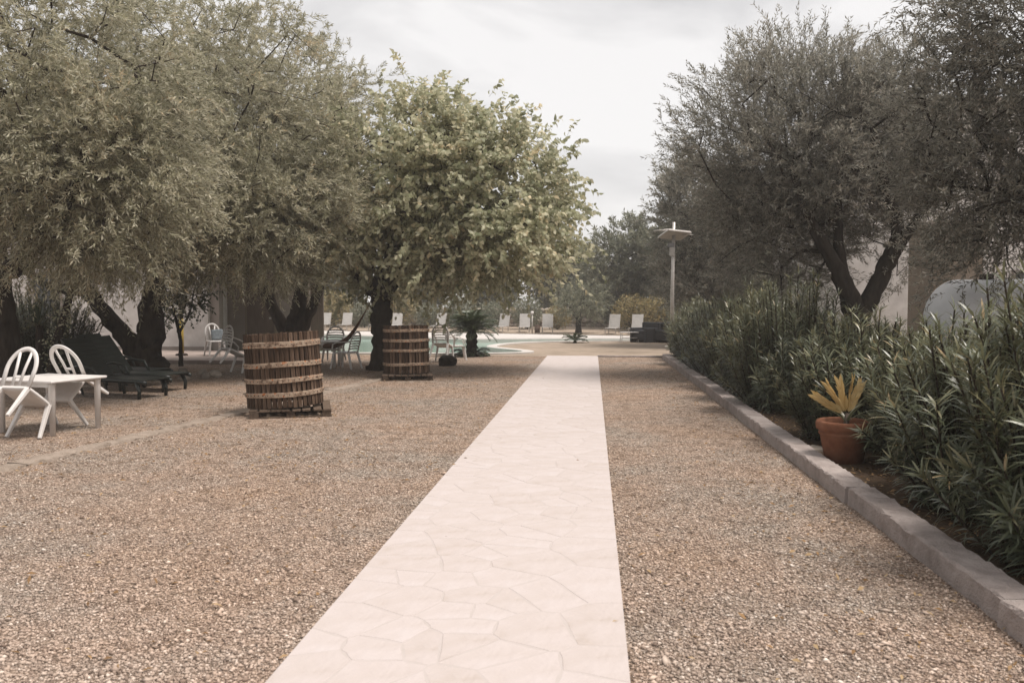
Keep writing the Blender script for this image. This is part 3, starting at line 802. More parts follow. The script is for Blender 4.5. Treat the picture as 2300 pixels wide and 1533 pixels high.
# ------------------------------------------------------------------ shrubs made of whorled stems (oleander)
def oleander_mesh(seed, nst, h, rad, leaf=(.135, .021), whorls=26, lean=1.0):
    r = np.random.default_rng(seed)
    a = r.random(nst) * 6.283; k = np.sqrt(r.random(nst))
    foot = np.stack([np.cos(a) * k * rad * .62, np.sin(a) * k * rad * .62, np.zeros(nst)], -1)
    H = h * np.where(r.random(nst) < .45, r.uniform(.30, .8, nst), r.uniform(.78, 1.05, nst)) * (1 - .42 * k ** 2)
    top = np.stack([np.cos(a) * k * rad * r.uniform(.8, 1.12, nst), np.sin(a) * k * rad * r.uniform(.8, 1.12, nst), H], -1)
    mid = foot * .55 + top * .45; mid[:, 2] = H * .58; mid[:, :2] += r.normal(0, .05, (nst, 2))

    def pos(t): return foot[:, None] * (1 - t)[..., None] ** 2 + mid[:, None] * (2 * t * (1 - t))[..., None] + top[:, None] * (t ** 2)[..., None]
    tt = np.linspace(0, 1, 7)[None].repeat(nst, 0); Q = pos(tt)
    Vs, Fs = frusta(Q[:, :-1].reshape(-1, 3), Q[:, 1:].reshape(-1, 3), np.full(nst * 6, .008), np.full(nst * 6, .007), 4)
    t = np.linspace(.10, 1.0, whorls)[None].repeat(nst, 0) + r.normal(0, .012, (nst, whorls)); t = np.clip(t, .1, 1)
    P = pos(t); D = unit(pos(np.clip(t + .03, 0, 1.05)) - P + 1e-5)
    out = []; tips = []
    ref = unit(np.cross(D, unit(r.normal(0, 1, D.shape)))); ref2 = np.cross(D, ref)
    P3, L3, S3, T3 = [], [], [], []
    for j in range(3):
        ph = (np.arange(whorls)[None] * 1.05 + j * 2.094 + r.normal(0, .25, t.shape))[..., None]
        side = ref * np.cos(ph) + ref2 * np.sin(ph)
        ang = (1.40 - .62 * t + r.normal(0, .24, t.shape))[..., None]      # more upright near the tip
        LD = unit(D * np.cos(ang) + side * np.sin(ang)); SS = unit(np.cross(LD, D))
        P3.append(P.reshape(-1, 3)); L3.append(LD.reshape(-1, 3)); S3.append(SS.reshape(-1, 3)); T3.append(t.ravel())
    P, LD, SS, T = np.concatenate(P3), np.concatenate(L3), np.concatenate(S3), np.concatenate(T3); m = len(P)
    V, F, kk = leaf_geo(P, LD, SS, leaf[0] * r.uniform(.7, 1.25, m), leaf[1] * r.uniform(.8, 1.2, m), .20, True)
    tint = np.clip(r.beta(2, 3.2, m) + .55 * (T - .66), 0, 1)
    return np_mesh('stems', Vs, [Fs], True), np_mesh('foliage', V, F, False, np.repeat(tint, kk))


def shrub(name, loc, meshes, label, cat, mats, group=None, rz=0., s=(1, 1, 1)):
    root = empty(name, loc, rz, label, cat, group); root.scale = s
    obj('stems', meshes[0], mats[0], root)
    f = obj('foliage', meshes[1], mats[1], root); f['kind'] = 'stuff'
    return root


OLM = [oleander_mesh(60, 190, 1.66, .98, (.155, .0165), 34), oleander_mesh(61, 185, 1.62, .95, (.155, .0165), 34), oleander_mesh(62, 190, 1.72, 1.0, (.155, .0165), 34), oleander_mesh(63, 175, 1.58, .92, (.155, .0165), 34)]
OLS = [M['bark'], M['oleander']]
HL = ['oleander bush of the hedge with broad leaves, overhanging the kerb past the stepping slab', 'large oleander bush beside the terracotta pot, in front of the gas tank', 'oleander bush behind the terracotta pot with pale green upright tips', 'oleander bush at the dark gap in the hedge, with tall single shoots on top']
hedge = [(2.98, 4.95, 2, .4, 1.14), (3.10, 6.45, 0, 1.2, .98), (3.42, 8.0, 1, 2.6, .90), (3.0, 9.45, 3, .9, .92), (2.92, 12.3, 2, 3.6, 1.12)]
for i, (x, y, k, a, s) in enumerate(hedge):
    lab = HL[min(i, 3)] if i < 2 else (HL[2] if i in (2, 3) else HL[3])
    if i == 3: lab = 'oleander bush with pale green tips between the pot and the dark hedge gap'
    shrub('oleander_bush', (x, y, .05), OLM[k], lab, 'bush', OLS, 'oleander hedge', a, (.98, .98, s))
for i, y in enumerate([14.0, 15.6, 17.2, 18.8, 20.3, 21.8, 23.3, 24.5]):
    s = 1.10 - .022 * i
    shrub('oleander_bush', (2.93 + .05 * math.sin(i * 2.1), y, .05), OLM[(i * 3 + 1) % 4], 'oleander bush in the dense far run of the hedge', 'bush', OLS, 'far run of the oleander hedge', i * 1.7, (.90, .95, s * (1 + .05 * math.sin(i * 1.3))))
# a second row behind closes the hedge
for i, (x, y) in enumerate([(4.5, 8.0), (4.7, 9.8), (4.5, 13.2), (4.4, 15.4), (4.2, 18.0), (4.1, 20.6), (4.0, 23.0)]):
    shrub('oleander_bush', (x, y, .05), OLM[(i + 2) % 4], 'oleander bush in the rear row of the hedge', 'bush', OLS, 'rear row of the oleander hedge', i * 2.2, (.95, .95, .78))
tall = oleander_mesh(70, 9, 2.45, .42, whorls=36)
shrub('oleander_shoots', (3.1, 12.1, .05), tall, 'tall bare oleander shoots rising above the hedge', 'shoots', OLS)
big = oleander_mesh(71, 260, 2.0, 1.25, (.16, .024), 28)
shrub('oleander_bush', (-12.2, 17.2, 0), big, 'dark oleander bush behind the green loungers', 'bush', OLS)
shrub('oleander_bush', (-14.2, 18.6, 0), big, 'dark oleander bush behind the spiky yucca', 'bush', OLS, rz=2., s=(.95, .95, .9))

# yellowing shrubs along the far terrace
def shrub_mesh(seed, n, rx, rz_, leaf):
    r = np.random.default_rng(seed)
    C = unit(r.normal(0, 1, (n, 3))) * (r.random(n) ** .45)[:, None] * np.array([rx, rx * .8, rz_]); C[:, 2] += rz_ * .95; C = C[C[:, 2] > .03]; n = len(C)
    LD = unit(r.normal(0, 1, (n, 3)) + [0, 0, .5]); SS = unit(np.cross(LD, r.normal(0, 1, (n, 3))))
    V, F, k = leaf_geo(C, LD, SS, leaf[0] * r.uniform(.6, 1.3, n), leaf[1] * r.uniform(.7, 1.2, n))
    m = 14; a = r.random(m) * 6.283; tip = np.stack([np.cos(a) * rx * .6, np.sin(a) * rx * .5, np.full(m, rz_ * 1.3)], -1)
    Vs, Fs = frusta(np.zeros((m, 3)), tip, np.full(m, .025), np.full(m, .008), 4)
    return np_mesh('stems', Vs, [Fs], True), np_mesh('foliage', V, F, False, np.repeat(r.beta(2, 2, n), k))


SHM = [shrub_mesh(80, 2600, 1.1, .85, (.16, .06)), shrub_mesh(81, 2600, 1.2, 1.0, (.16, .06))]
for i, (x, y, s) in enumerate([(-18.5, 51, 1.1), (-16.2, 50.6, 1.2), (-14.2, 50.4, 1.0), (-12, 50.0, 1.25), (-10, 49.6, .95), (-8.0, 49.3, 1.1), (-6.0, 48.9, 1.0), (-3.8, 48.0, 1.0), (-2.0, 47.4, .85), (2.2, 45.2, 1.05), (3.3, 44.2, 1.15), (4.6, 43.6, 1.0)]):
    yl = i in (1, 3, 8, 9, 10)
    shrub('terrace_shrub', (x, y, .09), SHM[i % 2], 'yellow-ochre shrub along the far terrace' if yl else 'grey-green shrub along the far terrace', 'shrub',
          [M['bark'], M['yellow_shrub'] if yl else M['far_leaf']], 'yellow shrubs on the far terrace' if yl else 'grey-green shrubs on the far terrace', i * 1.1, (s, s, s))
    if not yl:
        pass
# shrubs share mesh data but not leaf colour: set the material per object
for o in list(bpy.data.objects):
    if o.parent and o.parent.name.startswith('terrace_shrub') and o.name.startswith('foliage'):
        o.material_slots[0].link = 'OBJECT'
        o.material_slots[0].material = M['yellow_shrub'] if 'yellow' in o.parent['label'] else M['far_leaf']

make_tree('young_olive', (-.69, 42.0, .09), [[(-.69, 42, .1, .12), (-.69, 42, .8, .10), (-.6, 42, 1.6, .06)], [(-.69, 42, .7, .07), (-1.1, 42, 1.3, .05), (-1.4, 42, 2.0, .03)]],
          [((-.6, 42, 1.75), (1.25, 1.1, .75), 1)], 70, 8, 10, (.15, .04), .4, [M['bark_dark'], M['far_leaf']], 45, 'small grey olive tree standing among the white loungers', zmin=1.0)
make_tree('sapling', (-10.45, 20.05, 0), [[(-10.45, 20.05, -.05, .06), (-10.45, 20.05, .6, .045), (-10.5, 20.05, .95, .04), (-10.65, 20.05, 1.6, .02)], [(-10.48, 20.05, .85, .035), (-10.2, 20.05, 1.35, .025), (-10.05, 20.0, 1.9, .015)]],
          [((-10.2, 20.0, 1.85), (.6, .5, .55), 2), ((-10.75, 20.0, 1.5), (.25, .3, .4), .5)], 46, 5, 9, (.09, .045), .25, [M['bark_dark'], M['citrus']], 46, 'slender forked sapling in front of the white house wall', strip=True, sigma=.1, branch_r=.006, flare=1.2)

# ------------------------------------------------------------------ cycads, yucca, potted plant
def frond_mesh(L, nl, seed, droop=.45, leaflet=.22, w=.022):
    r = np.random.default_rng(seed); t = np.linspace(.12, 1, nl)
    def pt(u): return np.stack([u * L * (1 - .12 * u * u), np.zeros_like(u), L * (.55 * u - droop * 1.25 * u * u)], -1)
    P = pt(t); D = unit(pt(t + .02) - P); side = np.array([0, 1., 0])
    V, Fq = [], []
    u = np.linspace(0, 1, 9); Q = pt(u); Vr, Fr = frusta(Q[:-1], Q[1:], np.full(8, .010), np.full(8, .008), 4)
    PP, LD, SS, LL = [], [], [], []
    for s in (-1, 1):
        PP.append(P); d = unit(D * .55 + side * s * .8 + np.array([0, 0, .18]) + r.normal(0, .05, P.shape)); LD.append(d); SS.append(unit(np.cross(d, [0, 0, 1.]))); LL.append(leaflet * np.sin(np.pi * (.12 + .85 * t)) + .03)
    P2, LD, SS, LL = map(np.concatenate, (PP, LD, SS, LL))
    V, F, k = leaf_geo(P2, LD, SS, LL, np.full(len(P2), w), .1)
    tint = np.concatenate([np.full(len(Vr), .3), np.repeat(r.beta(2, 3, len(P2)), k)])
    return np_mesh('frond', np.concatenate([Vr, V]), [Fr, F[0] + len(Vr)], False, tint)


def cycad(name, loc, label, nf, fl, trunk_h, trunk_r, suckers=0, seed=0, elev=(.25, 1.25)):
    r = random.Random(seed); root = empty(name, loc, 0, label, 'palm')
    prof = [(trunk_r * 1.15, 0)]
    for i in range(9): prof += [(trunk_r * (1.12 if i % 2 else .9), trunk_h * (i + .5) / 9)]
    prof += [(trunk_r * .8, trunk_h), (0.001, trunk_h + .06)]
    MB().lathe(prof, 12).build('trunk', M['bark_dark'], root, True)
    fm_ = [frond_mesh(fl, 34, seed + i) for i in range(2)]
    for i in range(nf):
        el = elev[0] + (elev[1] - elev[0]) * (i / nf) + r.uniform(-.1, .1)
        obj('frond', fm_[i % 2], M['cycad'], root, loc=(0, 0, trunk_h), rot=(r.uniform(-.2, .2), -el + .5, i * 2.3999))
    if suckers:
        sf = frond_mesh(fl * .55, 22, seed + 7, leaflet=.13)
        for i in range(suckers):
            a = i * 2.3999
            obj('frond', sf, M['cycad'], root, loc=(math.cos(a) * .12, math.sin(a) * .12, .08), rot=(r.uniform(-.2, .2), -r.uniform(.1, .9) + .5, a))
    return root


cycad('sago_palm', (-3.65, 24.75, 0), 'sago palm with stout trunk and arching fronds at the pool edge', 54, .95, .72, .17, 30, 3, (.2, 1.45))
cycad('sago_palm', (-.7, 33.35, 0), 'tiny young sago palm on the sandy ground', 11, .62, .08, .07, 0, 5, (.4, 1.1))


def strap_mesh(L, w, seed, droop=.15, n=6):
    mb = MB(); V = []
    for i in range(n):
        t = i / (n - 1); ww = w * (.55 + .9 * t - 1.42 * t ** 2.2) if t < 1 else .001
        z = L * (t * .6 - droop * t * t); x = L * t * .8
        V += [(x, -max(ww, .001), z + .15 * max(ww, 0)), (x, 0, z - .1 * w), (x, max(ww, .001), z + .15 * max(ww, 0))]
    F = [f for i in range(n - 1) for f in ((i * 3, i * 3 + 1, i * 3 + 4, i * 3 + 3), (i * 3 + 1, i * 3 + 2, i * 3 + 5, i * 3 + 4))]
    me = MB().add(V, F).mesh('leaf'); a = me.attributes.new('tint', 'FLOAT', 'POINT'); a.data.foreach_set('value', [random.Random(seed).random()] * len(V)); return me


yr = empty('yucca', (-11.55, 16.2, 0), 0, 'spiky yucca rosette on a bare stem behind the white table', 'yucca')
MB().tube([(0, 0, -.05), (.02, 0, .4), (.0, .02, .85), (.03, 0, 1.15)], [.10, .08, .075, .07], 9).build('stem', M['bark'], yr, True)
ym = [strap_mesh(.62, .020, 1, -.02), strap_mesh(.62, .022, 2, .25)]
for i in range(56):
    obj('leaf', ym[1 if i < 22 else 0], M['cycad'], yr, loc=(0, 0, 1.12), rot=(0, -(-.55 + 1.5 * i / 56), i * 2.3999))

# leaning ivy-covered stem
lt = empty('leaning_trunk', (-11.2, 16.0, 0), 0, 'thin leaning trunk dotted with small yellow-green leaves behind the table', 'tree')
lp = spline([(0, 0, -.05), (.15, 0, .7), (.42, 0, 1.5), (.62, 0, 2.3), (.75, -.1, 3.0)], 6)
MB().tube(lp, [.10 - .002 * i for i in range(len(lp))], 9).build('trunk', M['bark'], lt, True)
rl = np.random.default_rng(90); ii = rl.integers(3, len(lp), 700); P = np.array([tuple(lp[i]) for i in ii]) + rl.normal(0, .11, (700, 3))
LD = unit(rl.normal(0, 1, (700, 3)) + [0, 0, .4]); SS = unit(np.cross(LD, rl.normal(0, 1, (700, 3))))
V, F, k = leaf_geo(P, LD, SS, .07 * rl.uniform(.6, 1.3, 700), .04 * np.ones(700)); iv = obj('foliage', np_mesh('foliage', V, F, False, np.repeat(rl.random(700), k)), M['mulberry'], lt); iv['kind'] = 'stuff'

# terracotta pot with a yellowed cycad seedling
pr_ = empty('flower_pot', (2.43, 8.2, .05), 0, 'round terracotta pot with rolled rim behind the kerb', 'pot')
MB().lathe([(.0, .0), (.155, .0), (.17, .01), (.222, .275), (.228, .285), (.236, .29), (.236, .305), (.228, .31), (.235, .325), (.255, .335), (.262, .36), (.262, .40), (.252, .418), (.238, .422), (.228, .41), (.222, .37), (.215, .33), (.0, .33)], 40).build('pot_body', M['terracotta'], pr_, True)
MB().lathe([(.216, .352), (.12, .362), (.001, .366)], 24).build('soil', M['soil'], pr_, True)
MB().lathe([(.0, -.045), (.20, -.045), (.215, -.02), (.20, -.012), (.0, -.012)], 30).build('saucer', M['terracotta'], pr_, True)
sd = empty('cycad_seedling', (2.44, 8.2, .40), 0, 'young plant with five yellowed leaves growing in the terracotta pot', 'plant')
MB().tube([(0, 0, 0), (.01, 0, .06), (.015, 0, .14)], [.028, .025, .02], 8).build('stem', M['wood_post'], sd, True)


def dry_frond(L, w, seed):
    """folded yellow frond: midrib with short leaflets pressed together"""
    r = np.random.default_rng(seed); t = np.linspace(.12, .95, 15); P = np.stack([t * L, np.zeros(15), .08 * L * t * t], -1)
    PP, LD, SS = [], [], []
    for s in (-1, 1):
        PP.append(P); d = unit(np.array([1.0, .34 * s, .12]) + r.normal(0, .05, P.shape)); LD.append(d); SS.append(unit(np.cross(d, [0, 0, 1.])))
    P2, LD, SS = map(np.concatenate, (PP, LD, SS)); k0 = len(P2)
    V, F, k = leaf_geo(P2, LD, SS, np.full(k0, w * 2.0) * r.uniform(.8, 1.15, k0), np.full(k0, .030), .05)
    return np_mesh('leaf', V, F, False, np.repeat(r.random(k0), k))


for i, (az, el, L) in enumerate([(176, 30, .36), (172, 54, .36), (150, 74, .36), (40, 84, .36), (4, 66, .34)]):
    obj('leaf', dry_frond(L * .9, .058, i), M['dry_frond'], sd, loc=(.012, 0, .12), rot=(R((68, 40, 75, 110, 60)[i]), -R(el), R(az)))
gm = strap_mesh(.40, .028, 5, .35)
for i, az in enumerate([-20, 40, -70, 200, 110]):
    obj('leaf', gm, M['oleander'], sd, loc=(.01, 0, .05), rot=(0, -R(8 + 6 * (i % 3)), R(az)))
# flat slabs lying in the bed
fl = worn_block(.34, .24, .03, 77, 5, .003).mesh('stepping_slab')
for (x, y, a, lab) in [(2.42, 8.75, 1.1, 'flat pale stone slab lying just behind the terracotta pot'), (2.75, 5.35, .5, 'flat grey stone slab in the shade under the hedge')]:
    tag(obj('stepping_slab', fl, M['stone'], None, loc=(x, y, .07), rot=(0, 0, a)), lab, 'stone')

# ------------------------------------------------------------------ wine press cages on pallets
def cage(name, loc, rad, h, hoops, label, nst=44, tilt=(0, 0), rz=0., seed=0):
    r = random.Random(seed)
    root = empty(name, loc, 0, label, 'barrel', rot=(tilt[0], tilt[1], rz))
    wst = 2 * math.pi * rad / nst * .80
    sm_ = []
    for k in range(3):
        mb = MB(); V = []; nz_ = 9; rr_ = random.Random(seed * 7 + k)
        for i in range(nz_):
            z = h * i / (nz_ - 1); j = rr_.uniform(-.0025, .0025)
            for x, y in ((-wst / 2, 0), (wst / 2, 0), (wst / 2 * .9, .028), (-wst / 2 * .9, .028)):
                V.append((x + j, y + rr_.uniform(-.001, .001) + .015 * (1 - z / h), z + (rr_.uniform(-.008, .004) if i == nz_ - 1 else 0)))
        F = [(i * 4 + a, i * 4 + (a + 1) % 4, (i + 1) * 4 + (a + 1) % 4, (i + 1) * 4 + a) for i in range(nz_ - 1) for a in range(4)] + [(3, 2, 1, 0), tuple((nz_ - 1) * 4 + a for a in range(4))]
        sm_.append(mb.add(V, F).mesh('stave'))
    for i in range(nst):
        a = 2 * math.pi * i / nst + r.uniform(-.008, .008)
        rd = rad - .03 + r.uniform(-.004, .004)
        obj('stave', sm_[i % 3], M['stave'], root, loc=(rd * math.cos(a), rd * math.sin(a), r.uniform(-.006, .006)), rot=(r.uniform(-.006, .006), r.uniform(-.008, .008), a - math.pi / 2))
    for hz, hh in hoops:
        mb = MB(); n_ = 64; V = []; ro_ = rad + .016 * (1 - hz / h) + .006
        for i in range(n_):
            a = 2 * math.pi * i / n_; j = r.uniform(-.002, .003); zj = .004 * math.sin(a * 3 + hz * 9)
            for q, z in ((ro_ + j, -hh / 2), (ro_ + j + .012, -hh / 2 + .004), (ro_ + j + .012, hh / 2 - .004), (ro_ + j, hh / 2)):
                V.append((q * math.cos(a), q * math.sin(a), hz + z + zj))
        F = [(i * 4 + k, ((i + 1) % n_) * 4 + k, ((i + 1) % n_) * 4 + k + 1, i * 4 + k + 1) for i in range(n_) for k in range(3)]
        ho = mb.add(V, F).build('hoop', M['rust'], root)
        nb = MB()                                   # rivets of one hoop
        for i in range(nst):
            a = 2 * math.pi * i / nst; p = Vector(((ro_ + .013) * math.cos(a), (ro_ + .013) * math.sin(a), hz + .004 * math.sin(a * 3 + hz * 9))); d = Vector((math.cos(a), math.sin(a), 0))
            nb.tube([p - d * .004, p + d * .007], [.009, .006], 6)
        no = nb.build('rivets', M['nail'], ho); no['kind'] = 'stuff'
    hb = MB()
    for z in (hoops[2][0], hoops[3][0]): hb.bar((-rad - .10, .06, z), (-rad + .02, .06, z + .01), .018, .010)
    hb.build('hinge_pins', M['nail'], root)
    return root


def pallet(loc, rz, label, L=1.1, W=1.0):
    root = empty('pallet', loc, rz, label, 'pallet')
    for y in (-W / 2 + .05, 0, W / 2 - .05):
        obj('bottom_board', MB().box(-L / 2, L / 2, -.05, .05, .0, .022).mesh('bottom_board'), M['pallet'], root, loc=(0, y, 0))
        for x in (-L / 2 + .07, 0, L / 2 - .07):
            obj('block', MB().box(-.06, .06, -.048, .048, .0225, .088).mesh('block'), M['pallet'], root, loc=(x, y, 0))
    bm2 = MB().box(-.055, .055, -W / 2, W / 2, .0885, .112).mesh('top_board')
    for i in range(8):
        o = obj('top_board', bm2, M['pallet'], root, loc=(-L / 2 + .055 + i * (L - .11) / 7, random.Random(i).uniform(-.02, .02), 0), rot=(0, 0, random.Random(i + 50).uniform(-.012, .012)))
    return root


pallet((-4.38, 11.62, .0), R(20), 'dark wooden pallet under the larger slatted barrel', 1.12, 1.08)
cage('press_barrel', (-4.46, 11.62, .125), .525, 1.05, [(.89, .085), (.605, .072), (.385, .07), (.185, .07)], 'large weathered slatted barrel with pale rusty hoops, nearer the white table', 46, (R(-.5), R(-3.2)), R(8), 1)
pallet((-3.92, 17.2, .0), R(14), 'dark wooden pallet under the barrel beside the mulberry trunk', 1.05, 1.0)
cage('press_barrel', (-3.97, 17.35, .125), .475, 1.0, [(.90, .06), (.69, .06), (.48, .055), (.19, .06)], 'weathered slatted barrel beside the mulberry trunk, smaller and darker', 42, (R(.3), R(-.8)), R(-50), 2)

# ------------------------------------------------------------------ plastic chairs and tables
def arch(w0, w1, y0, y1, z0, z1, n=18):
    P = [(-w0, y0, z0)]
    for i in range(n + 1):
        a = math.pi * (1 - i / n); zc = z0 + (z1 - z0) * .48; t = max(0, math.sin(a))
        P.append((w1 * math.cos(a), y0 + (y1 - y0) * (.48 + .52 * t), zc + (z1 - zc) * t))
    return P + [(w0, y0, z0)]


def seat_mesh(w, d, z, th=.03):
    mb = MB(); n = 8; V = []
    for i in range(n + 1):
        y = -d / 2 + d * i / n
        for j in range(n + 1):
            u = -1 + 2 * j / n; ww = w / 2 * (1 - .06 * ((i / n - .5) * 2) ** 2)
            zz_ = z - .018 * (1 - u * u) * math.sin(math.pi * min(1, i / n * 1.1)) - (.02 if i == n else 0)
            V.append((u * ww, y, zz_))
    m = (n + 1) ** 2; V += [(x, y, q - th) for x, y, q in V]
    g_ = lambda i, j: i * (n + 1) + j
    F = [(g_(i, j), g_(i, j + 1), g_(i + 1, j + 1), g_(i + 1, j)) for i in range(n) for j in range(n)]
    F += [tuple(m + k for k in reversed(f)) for f in list(F)]
    rim = [g_(0, j) for j in range(n)] + [g_(i, n) for i in range(n)] + [g_(n, n - j) for j in range(n)] + [g_(n - i, 0) for i in range(n)]
    F += [(rim[k], m + rim[k], m + rim[(k + 1) % len(rim)], rim[(k + 1) % len(rim)]) for k in range(len(rim))]
    return mb.add(V, F)


def side_chair(label, group=None):
    root = empty('garden_chair', (0, 0, 0), 0, label, 'chair', group)
    seat_mesh(.42, .42, .44, .035).build('seat', M['plastic'], root, True)
    MB().tube(arch(.185, .20, -.195, -.30, .42, .90), .030, 8, (1.0, .5), (0, 1, 0)).build('back_frame', M['plastic'], root, True)
    for s in (-1, 1):
        MB().tube([(s * .045, -.195, .43), (s * .06, -.25, .66), (s * .085, -.295, .87)], .021, 6, (1, .5), (0, 1, 0)).build('back_slat', M['plastic'], root, True)
    MB().bar((-.055, -.225, .56), (.055, -.225, .56), .012, .03).build('back_crossbar', M['plastic'], root)
    for sx in (-1, 1):
        MB().bar((sx * .18, .19, .425), (sx * .235, .245, 0), .055, .05, .036, .036, (0, 1, 0)).build('leg', M['plastic'], root, bevel=.008)
        MB().bar((sx * .18, -.19, .425), (sx * .225, -.30, 0), .055, .05, .036, .036, (0, 1, 0)).build('leg', M['plastic'], root, bevel=.008)
    return root


def arm_chair(label, group=None):
    root = empty('garden_armchair', (0, 0, 0), 0, label, 'chair', group)
    seat_mesh(.46, .44, .42, .035).build('seat', M['plastic'], root, True)
    MB().tube(arch(.21, .225, -.205, -.34, .40, .90), .026, 8, (1.0, .6), (0, 1, 0)).build('back_frame', M['plastic'], root, True)
    for i in range(6):
        z = .49 + i * .062; t = (z - .40) / .5; y = -.205 - .125 * t; ww = .205 if i < 4 else (.185 if i == 4 else .145)
        MB().tube([(-ww, y, z), (-ww * .5, y - .022, z + .008), (0, y - .03, z + .01), (ww * .5, y - .022, z + .008), (ww, y, z)], .018, 6, (.45, 1.0), (0, 0, 1)).build('back_slat', M['plastic'], root, True)
    for s in (-1, 1):
        MB().tube([(s * .215, -.275, .66), (s * .265, -.10, .665), (s * .275, .08, .65), (s * .262, .20, .60), (s * .245, .235, .42)], [.02, .026, .028, .026, .022], 8, (1.1, .6), (0, 0, 1)).build('armrest', M['plastic'], root, True)
        MB().bar((s * .20, .20, .41), (s * .265, .265, 0), .06, .052, .036, .036, (0, 1, 0)).build('leg', M['plastic'], root, bevel=.008)
        MB().bar((s * .20, -.20, .41), (s * .245, -.31, 0), .06, .052, .036, .036, (0, 1, 0)).build('leg', M['plastic'], root, bevel=.008)
    return root


def place(o, foot, rz, tip=0.0, pivot=.245):
    """stand a chair with its front-feet line at foot, optionally tipped forward onto those feet"""
    e = Euler((-tip, 0, rz)); p = e.to_matrix() @ Vector((0, pivot, 0))
    o.rotation_euler = e; o.location = Vector(foot) - p + Vector((0, 0, .012 if tip else .002)); return o


def plastic_table(loc, rz, label, w=.95, d=.88, h=.67):
    root = empty('garden_table', loc, rz, label, 'table')
    tb = MB().box(-w / 2, w / 2, -d / 2, d / 2, h - .032, h).build('tabletop', M['plastic'], root, bevel=.012)
    ap = MB()
    for s in (-1, 1):
        ap.box(-w / 2 + .10, w / 2 - .10, s * (d / 2 - .055) - .01, s * (d / 2 - .055) + .01, h - .085, h - .0325)
    ap.build('apron', M['plastic'], root)
    for sx in (-1, 1):
        for sy in (-1, 1):
            x, y = sx * (w / 2 - .085), sy * (d / 2 - .085)
            MB().tube([(x, y, h - .033), (x, y, h - .07), (x, y, 0)], [.05, .04, .032], 10).build('leg', M['plastic'], root, True)
    return root


plastic_table((-6.80, 9.73, .004), R(-13), 'square white plastic table under the olive, chairs tipped against it', .98, .86)
a = side_chair('white plastic chair tipped against the table edge, seen from behind'); place(a, (-6.70, 9.07, 0), R(-8), R(37))
b = copy_tree(a, None, 'white plastic chair tipped against the table, its seat facing the gravel'); place(b, (-6.82, 10.18, 0), R(172), R(42))
c = copy_tree(a, None, 'upright white chair with blue cushion by the house wall'); place(c, (-10.62, 22.5, .10), R(222))
cu = MB().box(-.17, .17, -.05, .05, -.15, .15).build('cushion', M['cushion'], bevel=.04); cu.location = (-10.78, 22.83, .10 + .60); cu.rotation_euler = (R(12), R(4), R(222))
tag(cu, 'small blue-grey cushion leaning on the upright white chair', 'cushion')
d = arm_chair('white slatted plastic armchair tipped forward, left of the large barrel'); place(d, (-8.12, 18.12, 0), R(-38), R(26), .265)
e = copy_tree(d, None, 'white slatted plastic armchair standing behind the large barrel'); place(e, (-6.95, 17.75, 0), R(170), 0, .265)
plastic_table((-6.75, 20.15, .004), R(8), 'white plastic table in the shade of the mulberry', .85, .85, .66)
f_ = copy_tree(d, None, 'shaded plastic armchair between the small table and the hammock'); place(f_, (-6.28, 19.75, 0), R(75), 0, .265)
f2 = copy_tree(d, None, 'shaded plastic armchair on the pool side of the small table'); place(f2, (-6.72, 20.75, 0), R(185), R(8), .265)
f3 = copy_tree(d, None, 'plastic armchair beside the slatted barrel, facing the pool'); place(f3, (-4.05, 22.35, 0), R(-8), R(14), .265)
f4 = copy_tree(d, None, 'plastic armchair between the slatted barrel and the sago palm'); place(f4, (-3.55, 22.9, 0), R(-75), 0, .265)

# dark green sun loungers
def green_lounger(label):
    root = empty('sun_lounger', (0, 0, 0), 0, label, 'lounger', None)
    fr = MB()
    for s in (-1, 1): fr.tube([(-.05, s * .31, .30), (.6, s * .31, .30), (1.15, s * .31, .29), (1.28, s * .29, .26)], .03, 8, (.7, 1.2))
    fr.build('side_rails', M['green_plastic'], root, True)
    for i in range(13):
        x = .06 + i * .095
        MB().box(x - .0445, x + .0445, -.305, .305, .305, .322).build('seat_slat', M['green_plastic'], root)
    bk = R(52); c_, s_ = math.cos(bk), math.sin(bk)
    for s in (-1, 1): MB().bar((0, s * .29, .31), (-.85 * c_, s * .29, .31 + .85 * s_), .045, .035).build('back_rail', M['green_plastic'], root)
    for i in range(9):
        t = .06 + i * .092; p = Vector((-t * c_, 0, .31 + t * s_)) + Vector((s_, 0, c_)) * .006
        Mx = Matrix.Translation(p) @ Matrix.Rotation(bk, 4, 'Y')
        MB().box(-.043, .043, -.285, .285, 0, .016, Mx).build('back_slat', M['green_plastic'], root)
    for s in (-1, 1):
        MB().tube([(1.08, s * .30, .28), (1.15, s * .31, .14), (1.14, s * .31, 0)], [.04, .032, .028], 8).build('leg', M['green_plastic'], root, True)
        MB().tube([(.28, s * .30, .28), (.22, s * .31, .14), (.24, s * .31, 0)], [.04, .032, .028], 8).build('leg', M['green_plastic'], root, True)
        MB().tube([(-.30, s * .345, .50), (-.05, s * .36, .53), (.22, s * .355, .50), (.34, s * .34, .32)], [.02, .026, .026, .022], 8).build('armrest', M['green_plastic'], root, True)
        MB().bar((-.46, s * .26, .86), (-.10, s * .26, .03), .03, .025).build('back_prop', M['green_plastic'], root)
    return root


g1 = green_lounger('dark green plastic sun lounger with raised back, closer to the white table'); g1.location = (-8.55, 13.55, .004); g1.rotation_euler = (0, 0, R(-13))
g2 = copy_tree(g1, None, 'dark green plastic sun lounger with raised back, closer to the forked olive trunk'); g2.location = (-8.75, 14.55, .004); g2.rotation_euler = (0, 0, R(-9))
g3 = copy_tree(g1, None, 'dark green plastic sun lounger half hidden behind two others'); g3.location = (-9.55, 15.45, .004); g3.rotation_euler = (0, 0, R(-12))

